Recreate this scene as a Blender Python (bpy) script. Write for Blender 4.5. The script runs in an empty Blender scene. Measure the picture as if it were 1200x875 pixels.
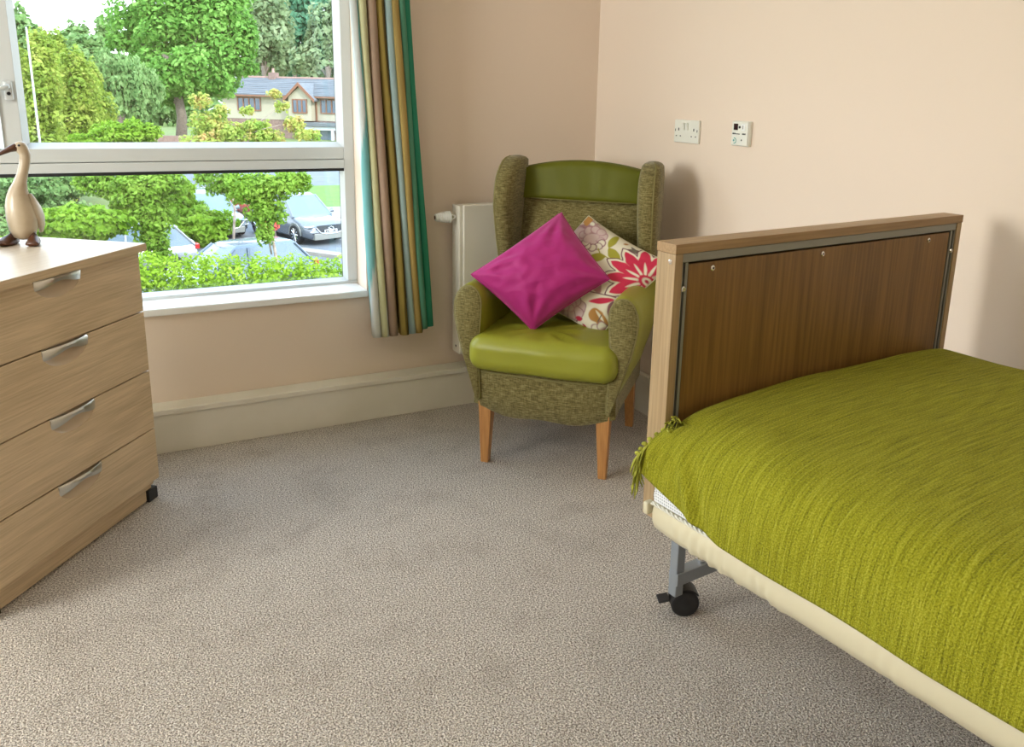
import bpy, bmesh, math, random
import numpy as np
from mathutils import Vector, Matrix, noise
random.seed(7); RNG = np.random.default_rng(7)
S = bpy.context.scene; C = S.collection
R = math.radians

# ------------------------------------------------------------ camera
FPX, YAW, PITCH, ROLL = 980.94, R(29.1839), R(14.0262), R(1.48745)
PPX, PPY = 638.88, 357.59
CAM = Vector((0, 0, 1.32))
fw = Vector((math.sin(YAW)*math.cos(PITCH), math.cos(YAW)*math.cos(PITCH), -math.sin(PITCH)))
rt = Vector((math.cos(YAW), -math.sin(YAW), 0)); up = rt.cross(fw)
rt, up = rt*math.cos(ROLL)+up*math.sin(ROLL), -rt*math.sin(ROLL)+up*math.cos(ROLL)
cd = bpy.data.cameras.new('camera'); cam = bpy.data.objects.new('camera', cd); C.objects.link(cam)
cd.sensor_width = 36; cd.lens = FPX/1200*36
cd.shift_x = -(PPX-600)/1200; cd.shift_y = (PPY-437.5)/1200
cd.clip_start = .05; cd.clip_end = 500
m = Matrix((rt, up, -fw)).transposed().to_4x4(); m.translation = CAM; cam.matrix_world = m
S.camera = cam
def ray(x, y): return fw + rt*((x-PPX)/FPX) - up*((y-PPY)/FPX)
def at(x, y, dist):          # point seen along (x, y) at a depth
    return CAM + ray(x, y)*dist
def onz(x, y, z):
    d = ray(x, y); return CAM + d*((z-CAM.z)/d.z)

# ------------------------------------------------------------ world, sun, lamps, exposure
S.view_settings.view_transform = 'Standard'; S.view_settings.look = 'None'
S.view_settings.gamma = 1; S.view_settings.exposure = 0.22
w = bpy.data.worlds.new('world'); S.world = w; w.use_nodes = True
nt = w.node_tree; bg = nt.nodes['Background']
tcw = nt.nodes.new('ShaderNodeTexCoord'); sep = nt.nodes.new('ShaderNodeSeparateXYZ')
nt.links.new(tcw.outputs['Generated'], sep.inputs[0])
rmp = nt.nodes.new('ShaderNodeValToRGB')
rmp.color_ramp.elements[0].position = 0.0; rmp.color_ramp.elements[0].color = (.88, .94, 1, 1)
rmp.color_ramp.elements[1].position = .8; rmp.color_ramp.elements[1].color = (.55, .74, 1, 1)
nt.links.new(sep.outputs['Z'], rmp.inputs[0]); nt.links.new(rmp.outputs[0], bg.inputs['Color'])
bg.inputs['Strength'].default_value = 5.0

def lamp(name, kind, loc, rot, energy, color=(1, 1, 1), **kw):
    l = bpy.data.lights.new(name, kind); l.energy = energy; l.color = color
    for k, v in kw.items(): setattr(l, k, v)
    o = bpy.data.objects.new(name, l); C.objects.link(o); o.location = loc; o.rotation_euler = rot; return o
sd = Vector((-.25, .80, -.62)).normalized()       # the sun stands behind the building and lights the view
sun = lamp('sun', 'SUN', (0, 8, 8), sd.to_track_quat('-Z', 'Y').to_euler(), 4.0, (1.0, .97, .90), angle=R(6))
# daylight of the second window, in the left wall (outside the frame)
side = lamp('side_window_daylight', 'AREA', (-2.78, 1.80, 1.62), (0, R(-90), 0), 80, (1.0, .975, .93), shape='RECTANGLE', size=1.2, size_y=1.1)
FILL_LAMPS = [((-.9, .6, 2.36), 9), ((.9, -.9, 2.36), 6)]  # places and power of the added ceiling fill lamps

# ------------------------------------------------------------ materials
def newmat(name):
    m = bpy.data.materials.new(name); m.use_nodes = True
    return m, m.node_tree, m.node_tree.nodes['Principled BSDF']
def N(nt, t, **kw):
    n = nt.nodes.new('ShaderNode'+t)
    for k, v in kw.items():
        if k in n.inputs.keys(): n.inputs[k].default_value = v
        else: setattr(n, k, v)
    return n
def col4(c): return (c[0], c[1], c[2], 1)
def coords(nt, scale=(1, 1, 1), rot=(0, 0, 0), kind='Object'):
    tc = N(nt, 'TexCoord'); mp = N(nt, 'Mapping'); mp.inputs['Scale'].default_value = scale; mp.inputs['Rotation'].default_value = rot
    nt.links.new(tc.outputs[kind], mp.inputs[0]); return mp.outputs[0]
def mat(name, color, rough=.5, metal=0, spec=.5, color2=None, nscale=6, vscale=(1, 1, 1), bump=0, bscale=None, detail=4, kind='Object', sheen=0, coat=0, emit=0, bvs=None, lo=.35, hi=.65, bdist=.002):
    m, nt, p = newmat(name)
    p.inputs['Base Color'].default_value = col4(color); p.inputs['Roughness'].default_value = rough
    p.inputs['Metallic'].default_value = metal; p.inputs['Specular IOR Level'].default_value = spec
    if sheen: p.inputs['Sheen Weight'].default_value = sheen; p.inputs['Sheen Roughness'].default_value = .4
    if coat: p.inputs['Coat Weight'].default_value = coat
    if emit: p.inputs['Emission Color'].default_value = col4(color); p.inputs['Emission Strength'].default_value = emit
    if color2:
        v = coords(nt, vscale, kind=kind); n = N(nt, 'TexNoise', Scale=nscale, Detail=detail)
        nt.links.new(v, n.inputs['Vector']); r = N(nt, 'ValToRGB')
        r.color_ramp.elements[0].position = lo; r.color_ramp.elements[1].position = hi
        r.color_ramp.elements[0].color = col4(color); r.color_ramp.elements[1].color = col4(color2)
        nt.links.new(n.outputs['Fac'], r.inputs[0]); nt.links.new(r.outputs[0], p.inputs['Base Color'])
    if bump:
        v = coords(nt, bvs or vscale, kind=kind); n = N(nt, 'TexNoise', Scale=bscale or nscale*3, Detail=detail)
        nt.links.new(v, n.inputs['Vector']); b = N(nt, 'Bump', Strength=bump, Distance=bdist)
        nt.links.new(n.outputs['Fac'], b.inputs['Height']); nt.links.new(b.outputs[0], p.inputs['Normal'])
    return m

def wood(name, c1, c2, axis='x', rough=.45, scale=1.0):
    m, nt, p = newmat(name)
    st = {'x': (.6, 9, 9), 'z': (9, 9, .6), 'y': (9, .6, 9)}[axis]
    fi = {'x': (6, 190, 190), 'z': (190, 190, 6), 'y': (190, 6, 190)}[axis]
    n1 = N(nt, 'TexNoise', Scale=scale*1.6, Detail=5, Distortion=1.2); nt.links.new(coords(nt, st), n1.inputs['Vector'])
    n2 = N(nt, 'TexNoise', Scale=scale, Detail=3); nt.links.new(coords(nt, fi), n2.inputs['Vector'])
    mx = N(nt, 'Math', operation='MULTIPLY_ADD'); mx.inputs[1].default_value = .62
    nt.links.new(n2.outputs['Fac'], mx.inputs[0])
    ml = N(nt, 'Math', operation='MULTIPLY'); ml.inputs[1].default_value = .43; nt.links.new(n1.outputs['Fac'], ml.inputs[0]); nt.links.new(ml.outputs[0], mx.inputs[2])
    r = N(nt, 'ValToRGB'); r.color_ramp.elements[0].position = .36; r.color_ramp.elements[1].position = .66
    r.color_ramp.elements[0].color = col4(c1); r.color_ramp.elements[1].color = col4(c2)
    nt.links.new(mx.outputs[0], r.inputs[0]); nt.links.new(r.outputs[0], p.inputs['Base Color'])
    p.inputs['Roughness'].default_value = rough
    b = N(nt, 'Bump', Strength=.12, Distance=.001); nt.links.new(mx.outputs[0], b.inputs['Height']); nt.links.new(b.outputs[0], p.inputs['Normal'])
    return m

def attr_mat(name, rough=.8, bump=.0, bscale=300, sheen=0):
    m, nt, p = newmat(name); a = N(nt, 'VertexColor'); a.layer_name = 'print'
    nt.links.new(a.outputs[0], p.inputs['Base Color']); p.inputs['Roughness'].default_value = rough
    p.inputs['Specular IOR Level'].default_value = .2
    if bump:
        n = N(nt, 'TexNoise', Scale=bscale, Detail=2); nt.links.new(coords(nt), n.inputs['Vector'])
        b = N(nt, 'Bump', Strength=bump, Distance=.001); nt.links.new(n.outputs['Fac'], b.inputs['Height']); nt.links.new(b.outputs[0], p.inputs['Normal'])
    return m

def leafmat(name, c1, c2, c3, scale=1.2):
    m, nt, p = newmat(name)
    n = N(nt, 'TexNoise', Scale=scale, Detail=6, Roughness=.7); nt.links.new(coords(nt), n.inputs['Vector'])
    r = N(nt, 'ValToRGB'); e = r.color_ramp.elements; e[0].position = .35; e[1].position = .66
    e[0].color = col4(c1); e[1].color = col4(c3); x = e.new(.5); x.color = col4(c2)
    nt.links.new(n.outputs['Fac'], r.inputs[0]); nt.links.new(r.outputs[0], p.inputs['Base Color'])
    p.inputs['Roughness'].default_value = .65; p.inputs['Specular IOR Level'].default_value = .2
    t = N(nt, 'BsdfTranslucent'); nt.links.new(r.outputs[0], t.inputs[0])
    mx = N(nt, 'MixShader'); mx.inputs[0].default_value = .45
    nt.links.new(p.outputs[0], mx.inputs[1]); nt.links.new(t.outputs[0], mx.inputs[2])
    nt.links.new(mx.outputs[0], nt.nodes['Material Output'].inputs[0]); return m

M = {}
M['wall'] = mat('peach_wall_paint', (.80, .67, .55), .85, spec=.2, bump=.12, bscale=240)
M['ceiling'] = mat('ceiling_paint', (.85, .83, .78), .9)
M['cream'] = mat('cream_gloss_paint', (.80, .76, .66), .4, color2=(.74, .70, .59), nscale=5)
M['upvc'] = mat('white_window_plastic', (.60, .62, .61), .35)
M['sill'] = mat('white_sill_gloss', (.88, .89, .88), .25)
M['gasket'] = mat('black_rubber', (.012, .012, .014), .6)
M['beech'] = wood('pale_beech_laminate', (.52, .39, .235), (.74, .575, .375), 'x', .42)
M['beech_top'] = wood('pale_beech_top_laminate', (.56, .45, .33), (.66, .55, .42), 'x', .32)
M['beech_lit_recess'] = mat('smooth_beech_lit_recess', (.66, .52, .36), .35)  # smooth paler laminate; extra lightness stands for light on the recess lip
M['metal'] = mat('brushed_steel', (.62, .61, .56), .3, 1)
M['chrome'] = mat('bright_steel', (.8, .8, .8), .2, 1)
M['black'] = mat('black_plastic', (.012, .012, .013), .45)
M['oakv'] = wood('oak_laminate_upright', (.28, .185, .09), (.43, .305, .165), 'z', .45)
M['oakh'] = wood('oak_laminate_rail', (.27, .16, .07), (.40, .26, .125), 'x', .45)
M['panel'] = wood('brown_oak_panel', (.135, .065, .013), (.25, .130, .032), 'z', .38, .7)
M['greymetal'] = mat('grey_painted_steel', (.25, .25, .225), .35, .3)
M['bluegrey'] = mat('blue_grey_painted_steel', (.30, .33, .36), .4, .3)
M['legwood'] = wood('honey_wood_leg', (.40, .17, .05), (.56, .28, .09), 'z', .35)
M['vinyl'] = mat('lime_green_vinyl', (.275, .28, .024), .38, spec=.4, bump=.15, bscale=500)
M['vinyl_head'] = mat('olive_green_vinyl', (.11, .118, .003), .58, spec=.3, bump=.15, bscale=500)
M['piping'] = mat('olive_piping', (.20, .17, .05), .6)
M['creamvinyl'] = mat('cream_vinyl', (.64, .585, .41), .4, spec=.5)
M['plastic_white'] = mat('white_socket_plastic', (.78, .78, .70), .35)
M['radiator'] = mat('cream_radiator_paint', (.74, .70, .60), .35)

def chenille(name, c1, c2, c3):
    m, nt, p = newmat(name)
    hs = []
    for sc in ((45, 45, 330), (330, 330, 45)):
        n = N(nt, 'TexNoise', Scale=1.0, Detail=3, Roughness=.6); nt.links.new(coords(nt, sc), n.inputs['Vector']); hs.append(n.outputs['Fac'])
    a = N(nt, 'Math', operation='MULTIPLY_ADD'); a.inputs[1].default_value = .35; nt.links.new(hs[1], a.inputs[0])
    b_ = N(nt, 'Math', operation='MULTIPLY'); b_.inputs[1].default_value = .65; nt.links.new(hs[0], b_.inputs[0]); nt.links.new(b_.outputs[0], a.inputs[2])
    r = N(nt, 'ValToRGB'); e = r.color_ramp.elements; e[0].position = .38; e[1].position = .62
    e[0].color = col4(c1); e[1].color = col4(c3); x = e.new(.5); x.color = col4(c2)
    nt.links.new(a.outputs[0], r.inputs[0]); nt.links.new(r.outputs[0], p.inputs['Base Color'])
    p.inputs['Roughness'].default_value = .8; p.inputs['Sheen Weight'].default_value = .25; p.inputs['Specular IOR Level'].default_value = .2
    b = N(nt, 'Bump', Strength=.5, Distance=.002); nt.links.new(a.outputs[0], b.inputs['Height']); nt.links.new(b.outputs[0], p.inputs['Normal'])
    return m
M['chenille'] = chenille('olive_chenille', (.085, .068, .016), (.165, .135, .042), (.28, .24, .10))

# carpet: twisted pile
m, nt, p = newmat('beige_carpet')
v = coords(nt)
n1 = N(nt, 'TexNoise', Scale=215, Detail=3, Roughness=.7); nt.links.new(v, n1.inputs['Vector'])
n2 = N(nt, 'TexNoise', Scale=5.5, Detail=5, Roughness=.65); nt.links.new(v, n2.inputs['Vector'])
n3 = N(nt, 'TexVoronoi', Scale=240); nt.links.new(v, n3.inputs['Vector'])
r = N(nt, 'ValToRGB'); e = r.color_ramp.elements; e[0].position = .39; e[1].position = .60
e[0].color = (.24, .20, .165, 1); e[1].color = (.93, .85, .76, 1); x = e.new(.5); x.color = (.60, .53, .46, 1)
nt.links.new(n1.outputs['Fac'], r.inputs[0])
r2 = N(nt, 'ValToRGB'); r2.color_ramp.elements[0].position = .33; r2.color_ramp.elements[1].position = .5
r2.color_ramp.elements[0].color = (.86, .85, .84, 1); r2.color_ramp.elements[1].color = (1, 1, 1, 1)
nt.links.new(n2.outputs['Fac'], r2.inputs[0])
mx = N(nt, 'Mix', data_type='RGBA', blend_type='MULTIPLY'); mx.inputs[0].default_value = 1
nt.links.new(r.outputs[0], mx.inputs[6]); nt.links.new(r2.outputs[0], mx.inputs[7]); nt.links.new(mx.outputs[2], p.inputs['Base Color'])
p.inputs['Roughness'].default_value = .95; p.inputs['Specular IOR Level'].default_value = .1
a = N(nt, 'Math', operation='SUBTRACT'); nt.links.new(n1.outputs['Fac'], a.inputs[0]); nt.links.new(n3.outputs['Distance'], a.inputs[1])
b = N(nt, 'Bump', Strength=.9, Distance=.006); nt.links.new(a.outputs[0], b.inputs['Height']); nt.links.new(b.outputs[0], p.inputs['Normal'])
M['carpet'] = m

# throw: slubby weave along the uv (metres)
m, nt, p = newmat('lime_woven_throw')
v1 = coords(nt, (9, 230, 1), kind='UV'); v2 = coords(nt, (330, 330, 1), kind='UV'); v3 = coords(nt, (1.2, 2.2, 1), kind='UV')
a1 = N(nt, 'TexNoise', Scale=1.0, Detail=3, Roughness=.6, Distortion=.5); nt.links.new(v1, a1.inputs['Vector'])
a2 = N(nt, 'TexNoise', Scale=1.0, Detail=2); nt.links.new(v2, a2.inputs['Vector'])
a3 = N(nt, 'TexNoise', Scale=2.0, Detail=3); nt.links.new(v3, a3.inputs['Vector'])
r = N(nt, 'ValToRGB'); e = r.color_ramp.elements; e[0].position = .34; e[1].position = .68
e[0].color = (.13, .132, .002, 1); e[1].color = (.46, .45, .045, 1); x = e.new(.5); x.color = (.285, .285, .010, 1)
s1 = N(nt, 'Math', operation='MULTIPLY_ADD'); s1.inputs[1].default_value = .5; s2 = N(nt, 'Math', operation='MULTIPLY'); s2.inputs[1].default_value = .5
nt.links.new(a2.outputs['Fac'], s2.inputs[0]); nt.links.new(a1.outputs['Fac'], s1.inputs[0]); nt.links.new(s2.outputs[0], s1.inputs[2])
nt.links.new(s1.outputs[0], r.inputs[0]); nt.links.new(r.outputs[0], p.inputs['Base Color'])
p.inputs['Roughness'].default_value = .85; p.inputs['Specular IOR Level'].default_value = .2; p.inputs['Sheen Weight'].default_value = .03
b = N(nt, 'Bump', Strength=1.0, Distance=.007); nt.links.new(s1.outputs[0], b.inputs['Height']); nt.links.new(b.outputs[0], p.inputs['Normal'])
M['throw'] = m
M['fringe'] = mat('lime_fringe_yarn', (.20, .21, .012), .9, color2=(.40, .40, .05), nscale=60)

# velvet
M['velvet'] = mat('magenta_velvet', (.40, .018, .17), .6, spec=.3, sheen=.8, bump=.12, bscale=30)
M['velvet'].node_tree.nodes['Principled BSDF'].inputs['Sheen Tint'].default_value = (1, .45, .75, 1)
M['print'] = attr_mat('printed_cotton', .75, .15)
M['curtain'] = attr_mat('striped_curtain_cotton', .85, .1, 200)
nt = M['curtain'].node_tree; pb = nt.nodes['Principled BSDF']; tr = N(nt, 'BsdfTranslucent')
nt.links.new(nt.nodes['Color Attribute'].outputs[0], tr.inputs[0]); mx = N(nt, 'MixShader'); mx.inputs[0].default_value = .25
nt.links.new(pb.outputs[0], mx.inputs[1]); nt.links.new(tr.outputs[0], mx.inputs[2]); nt.links.new(mx.outputs[0], nt.nodes['Material Output'].inputs[0])

# mesh spacer fabric
m, nt, p = newmat('white_mesh_fabric')
n = N(nt, 'TexVoronoi', Scale=1); n.inputs['Randomness'].default_value = 0; nt.links.new(coords(nt, (170, 170, 1), kind='UV'), n.inputs['Vector'])
r = N(nt, 'ValToRGB'); r.color_ramp.elements[0].position = .12; r.color_ramp.elements[1].position = .4
r.color_ramp.elements[0].color = (.30, .32, .34, 1); r.color_ramp.elements[1].color = (.80, .81, .82, 1)
nt.links.new(n.outputs['Distance'], r.inputs[0]); nt.links.new(r.outputs[0], p.inputs['Base Color']); p.inputs['Roughness'].default_value = .8
M['mesh'] = m

# glass
m, nt, p = newmat('window_glass'); nt.nodes.remove(p)
t = N(nt, 'BsdfTransparent'); t.inputs[0].default_value = (.97, .985, .98, 1); g = N(nt, 'BsdfGlossy'); g.inputs['Roughness'].default_value = .02
mx = N(nt, 'MixShader'); mx.inputs[0].default_value = .045
nt.links.new(t.outputs[0], mx.inputs[1]); nt.links.new(g.outputs[0], mx.inputs[2]); nt.links.new(mx.outputs[0], nt.nodes['Material Output'].inputs[0])
M['glass'] = m

# outdoor
M['asphalt'] = mat('grey_tarmac', (.115, .13, .145), .9, color2=(.15, .165, .18), nscale=1.5)
M['grass'] = mat('mown_grass', (.08, .16, .02), .9, color2=(.12, .22, .03), nscale=2)
M['earth'] = mat('ground_cover', (.10, .13, .035), .95, color2=(.15, .19, .05), nscale=.6)
M['paving'] = mat('buff_paving', (.24, .21, .175), .9, color2=(.29, .26, .22), nscale=3)
M['render'] = mat('cream_render', (.36, .32, .235), .9)
M['brick'] = mat('red_brown_brick', (.17, .105, .085), .9, color2=(.24, .16, .13), nscale=4)
M['slate'] = mat('grey_roof_tile', (.10, .11, .12), .8, color2=(.15, .16, .17), nscale=1.2, vscale=(.4, 1, 6))
M['ridge'] = mat('pink_ridge_tile', (.36, .22, .18), .8)
M['brownframe'] = mat('brown_timber', (.20, .085, .045), .7)
M['darkglass'] = mat('dark_window_glass', (.05, .08, .12), .12, spec=.8)
M['whitepaint'] = mat('white_outdoor_paint', (.45, .46, .47), .6)
M['garage'] = mat('grey_garage_door', (.13, .16, .19), .6)
M['bark'] = mat('bark', (.09, .065, .045), .9, color2=(.15, .12, .09), nscale=8)
M['palebark'] = mat('pale_bark', (.36, .30, .25), .9, color2=(.22, .17, .13), nscale=9)
M['leaf_spring'] = leafmat('spring_green_leaf', (.10, .20, .02), (.19, .33, .035), (.30, .44, .07), 1.5)
M['leaf_yellow'] = leafmat('yellow_green_leaf', (.12, .20, .02), (.27, .36, .05), (.46, .47, .11), 1.3)
M['leaf_mid'] = leafmat('mid_green_leaf', (.08, .20, .03), (.17, .36, .06), (.32, .52, .13), .6)
M['leaf_weep'] = leafmat('pale_willow_leaf', (.11, .21, .06), (.21, .34, .11), (.33, .45, .19), .8)
M['leaf_blue'] = leafmat('blue_green_leaf', (.07, .20, .11), (.13, .31, .18), (.22, .42, .27), .3)
M['leaf_grey'] = leafmat('olive_grey_leaf', (.13, .19, .08), (.25, .33, .16), (.38, .44, .25), .4)
M['leaf_hedge'] = leafmat('hedge_leaf', (.13, .24, .01), (.24, .38, .02), (.38, .52, .06), 3)
M['leaf_shrub'] = leafmat('shrub_leaf', (.11, .22, .012), (.20, .35, .025), (.32, .46, .06), 1.6)
M['leaf_orange'] = leafmat('orange_tipped_leaf', (.20, .34, .05), (.38, .44, .09), (.62, .36, .16), 1.8)
M['leaf_red'] = mat('red_leaf', (.55, .07, .04), .7)

# ------------------------------------------------------------ mesh helpers
class MB:
    def __init__(s): s.v = []; s.f = []; s.uv = None
    def add(s, vs, fs):
        o = len(s.v); s.v += [tuple(v) for v in vs]; s.f += [tuple(i+o for i in f) for f in fs]; return s
    def box(s, x0, x1, y0, y1, z0, z1, mtx=None):
        vs = [Vector((x, y, z)) for z in (z0, z1) for y in (y0, y1) for x in (x0, x1)]
        if mtx: vs = [mtx @ v for v in vs]
        return s.add(vs, [(0, 2, 3, 1), (4, 5, 7, 6), (0, 1, 5, 4), (2, 6, 7, 3), (0, 4, 6, 2), (1, 3, 7, 5)])
    def loft(s, rings, cap=True, closed=True):
        n = len(rings[0]); vs = [p for r_ in rings for p in r_]; fs = []
        for i in range(len(rings)-1):
            for j in range(n if closed else n-1):
                k = (j+1) % n; fs.append((i*n+j, i*n+k, (i+1)*n+k, (i+1)*n+j))
        if cap and closed: fs.append(tuple(reversed(range(n)))); fs.append(tuple((len(rings)-1)*n+j for j in range(n)))
        return s.add(vs, fs)
    def tube(s, pts, rad, n=8, cap=True):
        pts = [Vector(p) for p in pts]; rads = rad if isinstance(rad, (list, tuple)) else [rad]*len(pts)
        rings = []; prev = None
        for i, p in enumerate(pts):
            t = (pts[min(i+1, len(pts)-1)]-pts[max(i-1, 0)]).normalized()
            if prev is None: a_ = t.orthogonal().normalized()
            else: a_ = (prev - t*prev.dot(t)).normalized()
            prev = a_; b_ = t.cross(a_)
            rings.append([p+(a_*math.cos(2*math.pi*j/n)+b_*math.sin(2*math.pi*j/n))*rads[i] for j in range(n)])
        return s.loft(rings, cap)
    def cyl(s, p0, p1, r_, n=16): return s.tube([p0, p1], r_, n)
    def lathe(s, origin, axis, prof, n=20):        # prof: (distance along, radius)
        ax = Vector(axis).normalized(); a_ = ax.orthogonal().normalized(); b_ = ax.cross(a_); o = Vector(origin)
        return s.loft([[o+ax*d+(a_*math.cos(2*math.pi*j/n)+b_*math.sin(2*math.pi*j/n))*max(r_, 1e-4) for j in range(n)] for d, r_ in prof])
    def prism(s, poly, depth_vec, place):          # poly in 2d, place(p) -> Vector
        d = Vector(depth_vec); a_ = [place(p) for p in poly]
        return s.loft([a_, [p+d for p in a_]])
    def build(s, name, material, parent=None, smooth=False, bevel=0, seg=2, weld=False):
        me = bpy.data.meshes.new(name); me.from_pydata(s.v, [], s.f)
        bm = bmesh.new(); bm.from_mesh(me)
        if weld: bmesh.ops.remove_doubles(bm, verts=bm.verts, dist=1e-5)
        bmesh.ops.recalc_face_normals(bm, faces=bm.faces); bm.to_mesh(me); bm.free()
        me.materials.append(material)
        if smooth:
            me.polygons.foreach_set('use_smooth', [True]*len(me.polygons)); me.set_sharp_from_angle(angle=R(50)) if smooth == 'auto' else None
        o = bpy.data.objects.new(name, me); C.objects.link(o)
        if bevel:
            b_ = o.modifiers.new('bevel', 'BEVEL'); b_.width = bevel; b_.segments = seg; b_.limit_method = 'ANGLE'
        if parent: o.parent = parent
        return o
def tag(o, label=None, cat=None, group=None, kind=None):
    if label: o['label'] = label
    if cat: o['category'] = cat
    if group: o['group'] = group
    if kind: o['kind'] = kind
    return o
def empty(name, loc, rz=0, label=None, cat=None, group=None, kind=None):
    o = bpy.data.objects.new(name, None); C.objects.link(o); o.location = loc; o.rotation_euler = (0, 0, rz); o.empty_display_size = .1
    return tag(o, label, cat, group, kind)
def box(name, x0, x1, y0, y1, z0, z1, material, parent=None, bevel=0, seg=2):
    return MB().box(x0, x1, y0, y1, z0, z1).build(name, material, parent, bevel=bevel, seg=seg)
def rbox(half, r_, n=12, disp=None, center=(0, 0, 0)):     # rounded box grid
    hx, hy, hz = half; mb = MB(); c_ = Vector(center)
    for ax in range(3):
        for sg in (-1, 1):
            vs = []
            for i in range(n+1):
                for j in range(n+1):
                    u, v_ = -1+2*i/n, -1+2*j/n
                    q = [0, 0, 0]; q[ax] = sg; q[(ax+1) % 3] = math.sin(u*math.pi/2)*.35+u*.65; q[(ax+2) % 3] = math.sin(v_*math.pi/2)*.35+v_*.65
                    q = Vector((q[0]*hx, q[1]*hy, q[2]*hz))
                    inn = Vector((max(-(hx-r_), min(hx-r_, q.x)), max(-(hy-r_), min(hy-r_, q.y)), max(-(hz-r_), min(hz-r_, q.z))))
                    d = q-inn; p_ = inn+d.normalized()*r_ if d.length > 1e-9 else q
                    if disp: p_ = disp(p_)
                    vs.append(p_+c_)
            mb.add(vs, [(i*(n+1)+j, (i+1)*(n+1)+j, (i+1)*(n+1)+j+1, i*(n+1)+j+1) for i in range(n) for j in range(n)])
    return mb
def grid_obj(name, P, material, parent=None, uv=None, color=None, smooth=True, solid=0, flip=False):
    ny, nx = P.shape[:2]; me = bpy.data.meshes.new(name)
    idx = np.arange(ny*nx).reshape(ny, nx)
    q = np.stack([idx[:-1, :-1], idx[:-1, 1:], idx[1:, 1:], idx[1:, :-1]], -1).reshape(-1, 4)
    if flip: q = q[:, ::-1]
    me.from_pydata(P.reshape(-1, 3).tolist(), [], q.tolist())
    if uv is not None:
        l = me.uv_layers.new(name='UVMap'); vi = np.empty(len(me.loops), dtype=np.int32); me.loops.foreach_get('vertex_index', vi)
        l.data.foreach_set('uv', uv.reshape(-1, 2)[vi].astype(np.float32).ravel())
    if color is not None:
        ca = me.color_attributes.new('print', 'FLOAT_COLOR', 'POINT'); cc = np.ones((ny*nx, 4), np.float32); cc[:, :3] = color.reshape(-1, 3); ca.data.foreach_set('color', cc.ravel())
    me.materials.append(material)
    if smooth: me.polygons.foreach_set('use_smooth', [True]*len(me.polygons))
    o = bpy.data.objects.new(name, me); C.objects.link(o)
    if solid: s_ = o.modifiers.new('solid', 'SOLIDIFY'); s_.thickness = solid; s_.offset = 0
    if parent: o.parent = parent
    return o
def vnoise(x, y, z=0): return noise.noise(Vector((x, y, z)))

# ============================================================ SETTING
YW, XW, ZC = 3.269, 2.063, 2.42          # window wall, right wall, ceiling
XL, YF = -2.6, -2.3                      # left wall, wall behind the camera
WX0, WX1, WZ0, WZ1 = -1.75, .988, .515, 2.12
floor = box('floor', XL-.1, XW+.1, YF-.1, YW+.05, -.06, 0, M['carpet']); tag(floor, kind='structure')
tag(box('ceiling', XL-.1, XW+.1, YF-.1, YW+.05, ZC, ZC+.08, M['ceiling']), kind='structure')
wb = MB(); TH = .30
wb.box(XL-.1, WX0, YW, YW+TH, 0, ZC); wb.box(WX1, XW+.12, YW, YW+TH, 0, ZC); wb.box(WX0, WX1, YW, YW+TH, 0, WZ0); wb.box(WX0, WX1, YW, YW+TH, WZ1, ZC)
tag(wb.build('wall_back', M['wall']), kind='structure')
tag(box('wall_right', XW, XW+.12, YF-.1, YW, 0, ZC, M['wall']), kind='structure')
wl_ = MB(); SY0, SY1, SZ0, SZ1 = 1.15, 2.45, .98, 2.25
wl_.box(XL-.12, XL, YF-.1, SY0, 0, ZC); wl_.box(XL-.12, XL, SY1, YW, 0, ZC); wl_.box(XL-.12, XL, SY0, SY1, 0, SZ0); wl_.box(XL-.12, XL, SY0, SY1, SZ1, ZC)
tag(wl_.build('wall_left', M['wall']), kind='structure')
tag(box('wall_front', XL, XW, YF-.12, YF, 0, ZC, M['wall']), kind='structure')

# boxed-in pipe skirting along the window wall
def skirt(name, x0, x1):
    e_ = empty(name, (0, 0, 0), kind='structure')
    box('skirting_board', x0, x1, YW-.085, YW-.001, 0, .150, M['cream'], e_, .002)
    box('skirting_ledge', x0, x1, YW-.093, YW-.001, .150, .172, M['cream'], e_, .003)
skirt('baseboard_back', XL+.001, XW-.001)
er = empty('baseboard_right', (0, 0, 0), kind='structure')
box('skirting_board', XW-.026, XW-.001, YF, YW-.094, 0, .150, M['cream'], er, .002)
box('skirting_ledge', XW-.034, XW-.001, YF, YW-.094, .150, .172, M['cream'], er, .003)

# window
win = empty('window_1', (0, 0, 0), kind='structure')
FY, GY = 3.395, 3.435      # frame face, glass
box('window_sill', WX0, WX1, YW-.022, FY+.005, WZ0-.008, WZ0+.020, M['sill'], win, .006, 3)
Z0 = WZ0+.020
TZ0, TZ1 = 1.016, 1.118    # transom between the panes
MX0, MX1 = -.212, -.139    # mullion
def frame_bar(name, x0, x1, z0, z1, y0=FY, y1=FY+.07): return box(name, x0, x1, y0, y1, z0, z1, M['upvc'], win, .003)
frame_bar('frame_rail', WX0, WX1, Z0, Z0+.014); frame_bar('frame_rail', WX0, WX1, WZ1-.05, WZ1)
frame_bar('frame_stile', WX0, WX0+.04, Z0+.014, WZ1-.05); frame_bar('frame_stile', WX1-.042, WX1, Z0+.014, WZ1-.05)
frame_bar('transom', WX0+.04, WX1-.042, TZ0, TZ0+.034, FY-.004); frame_bar('transom', WX0+.04, WX1-.042, TZ0+.036, TZ0+.085, FY+.001)
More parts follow.
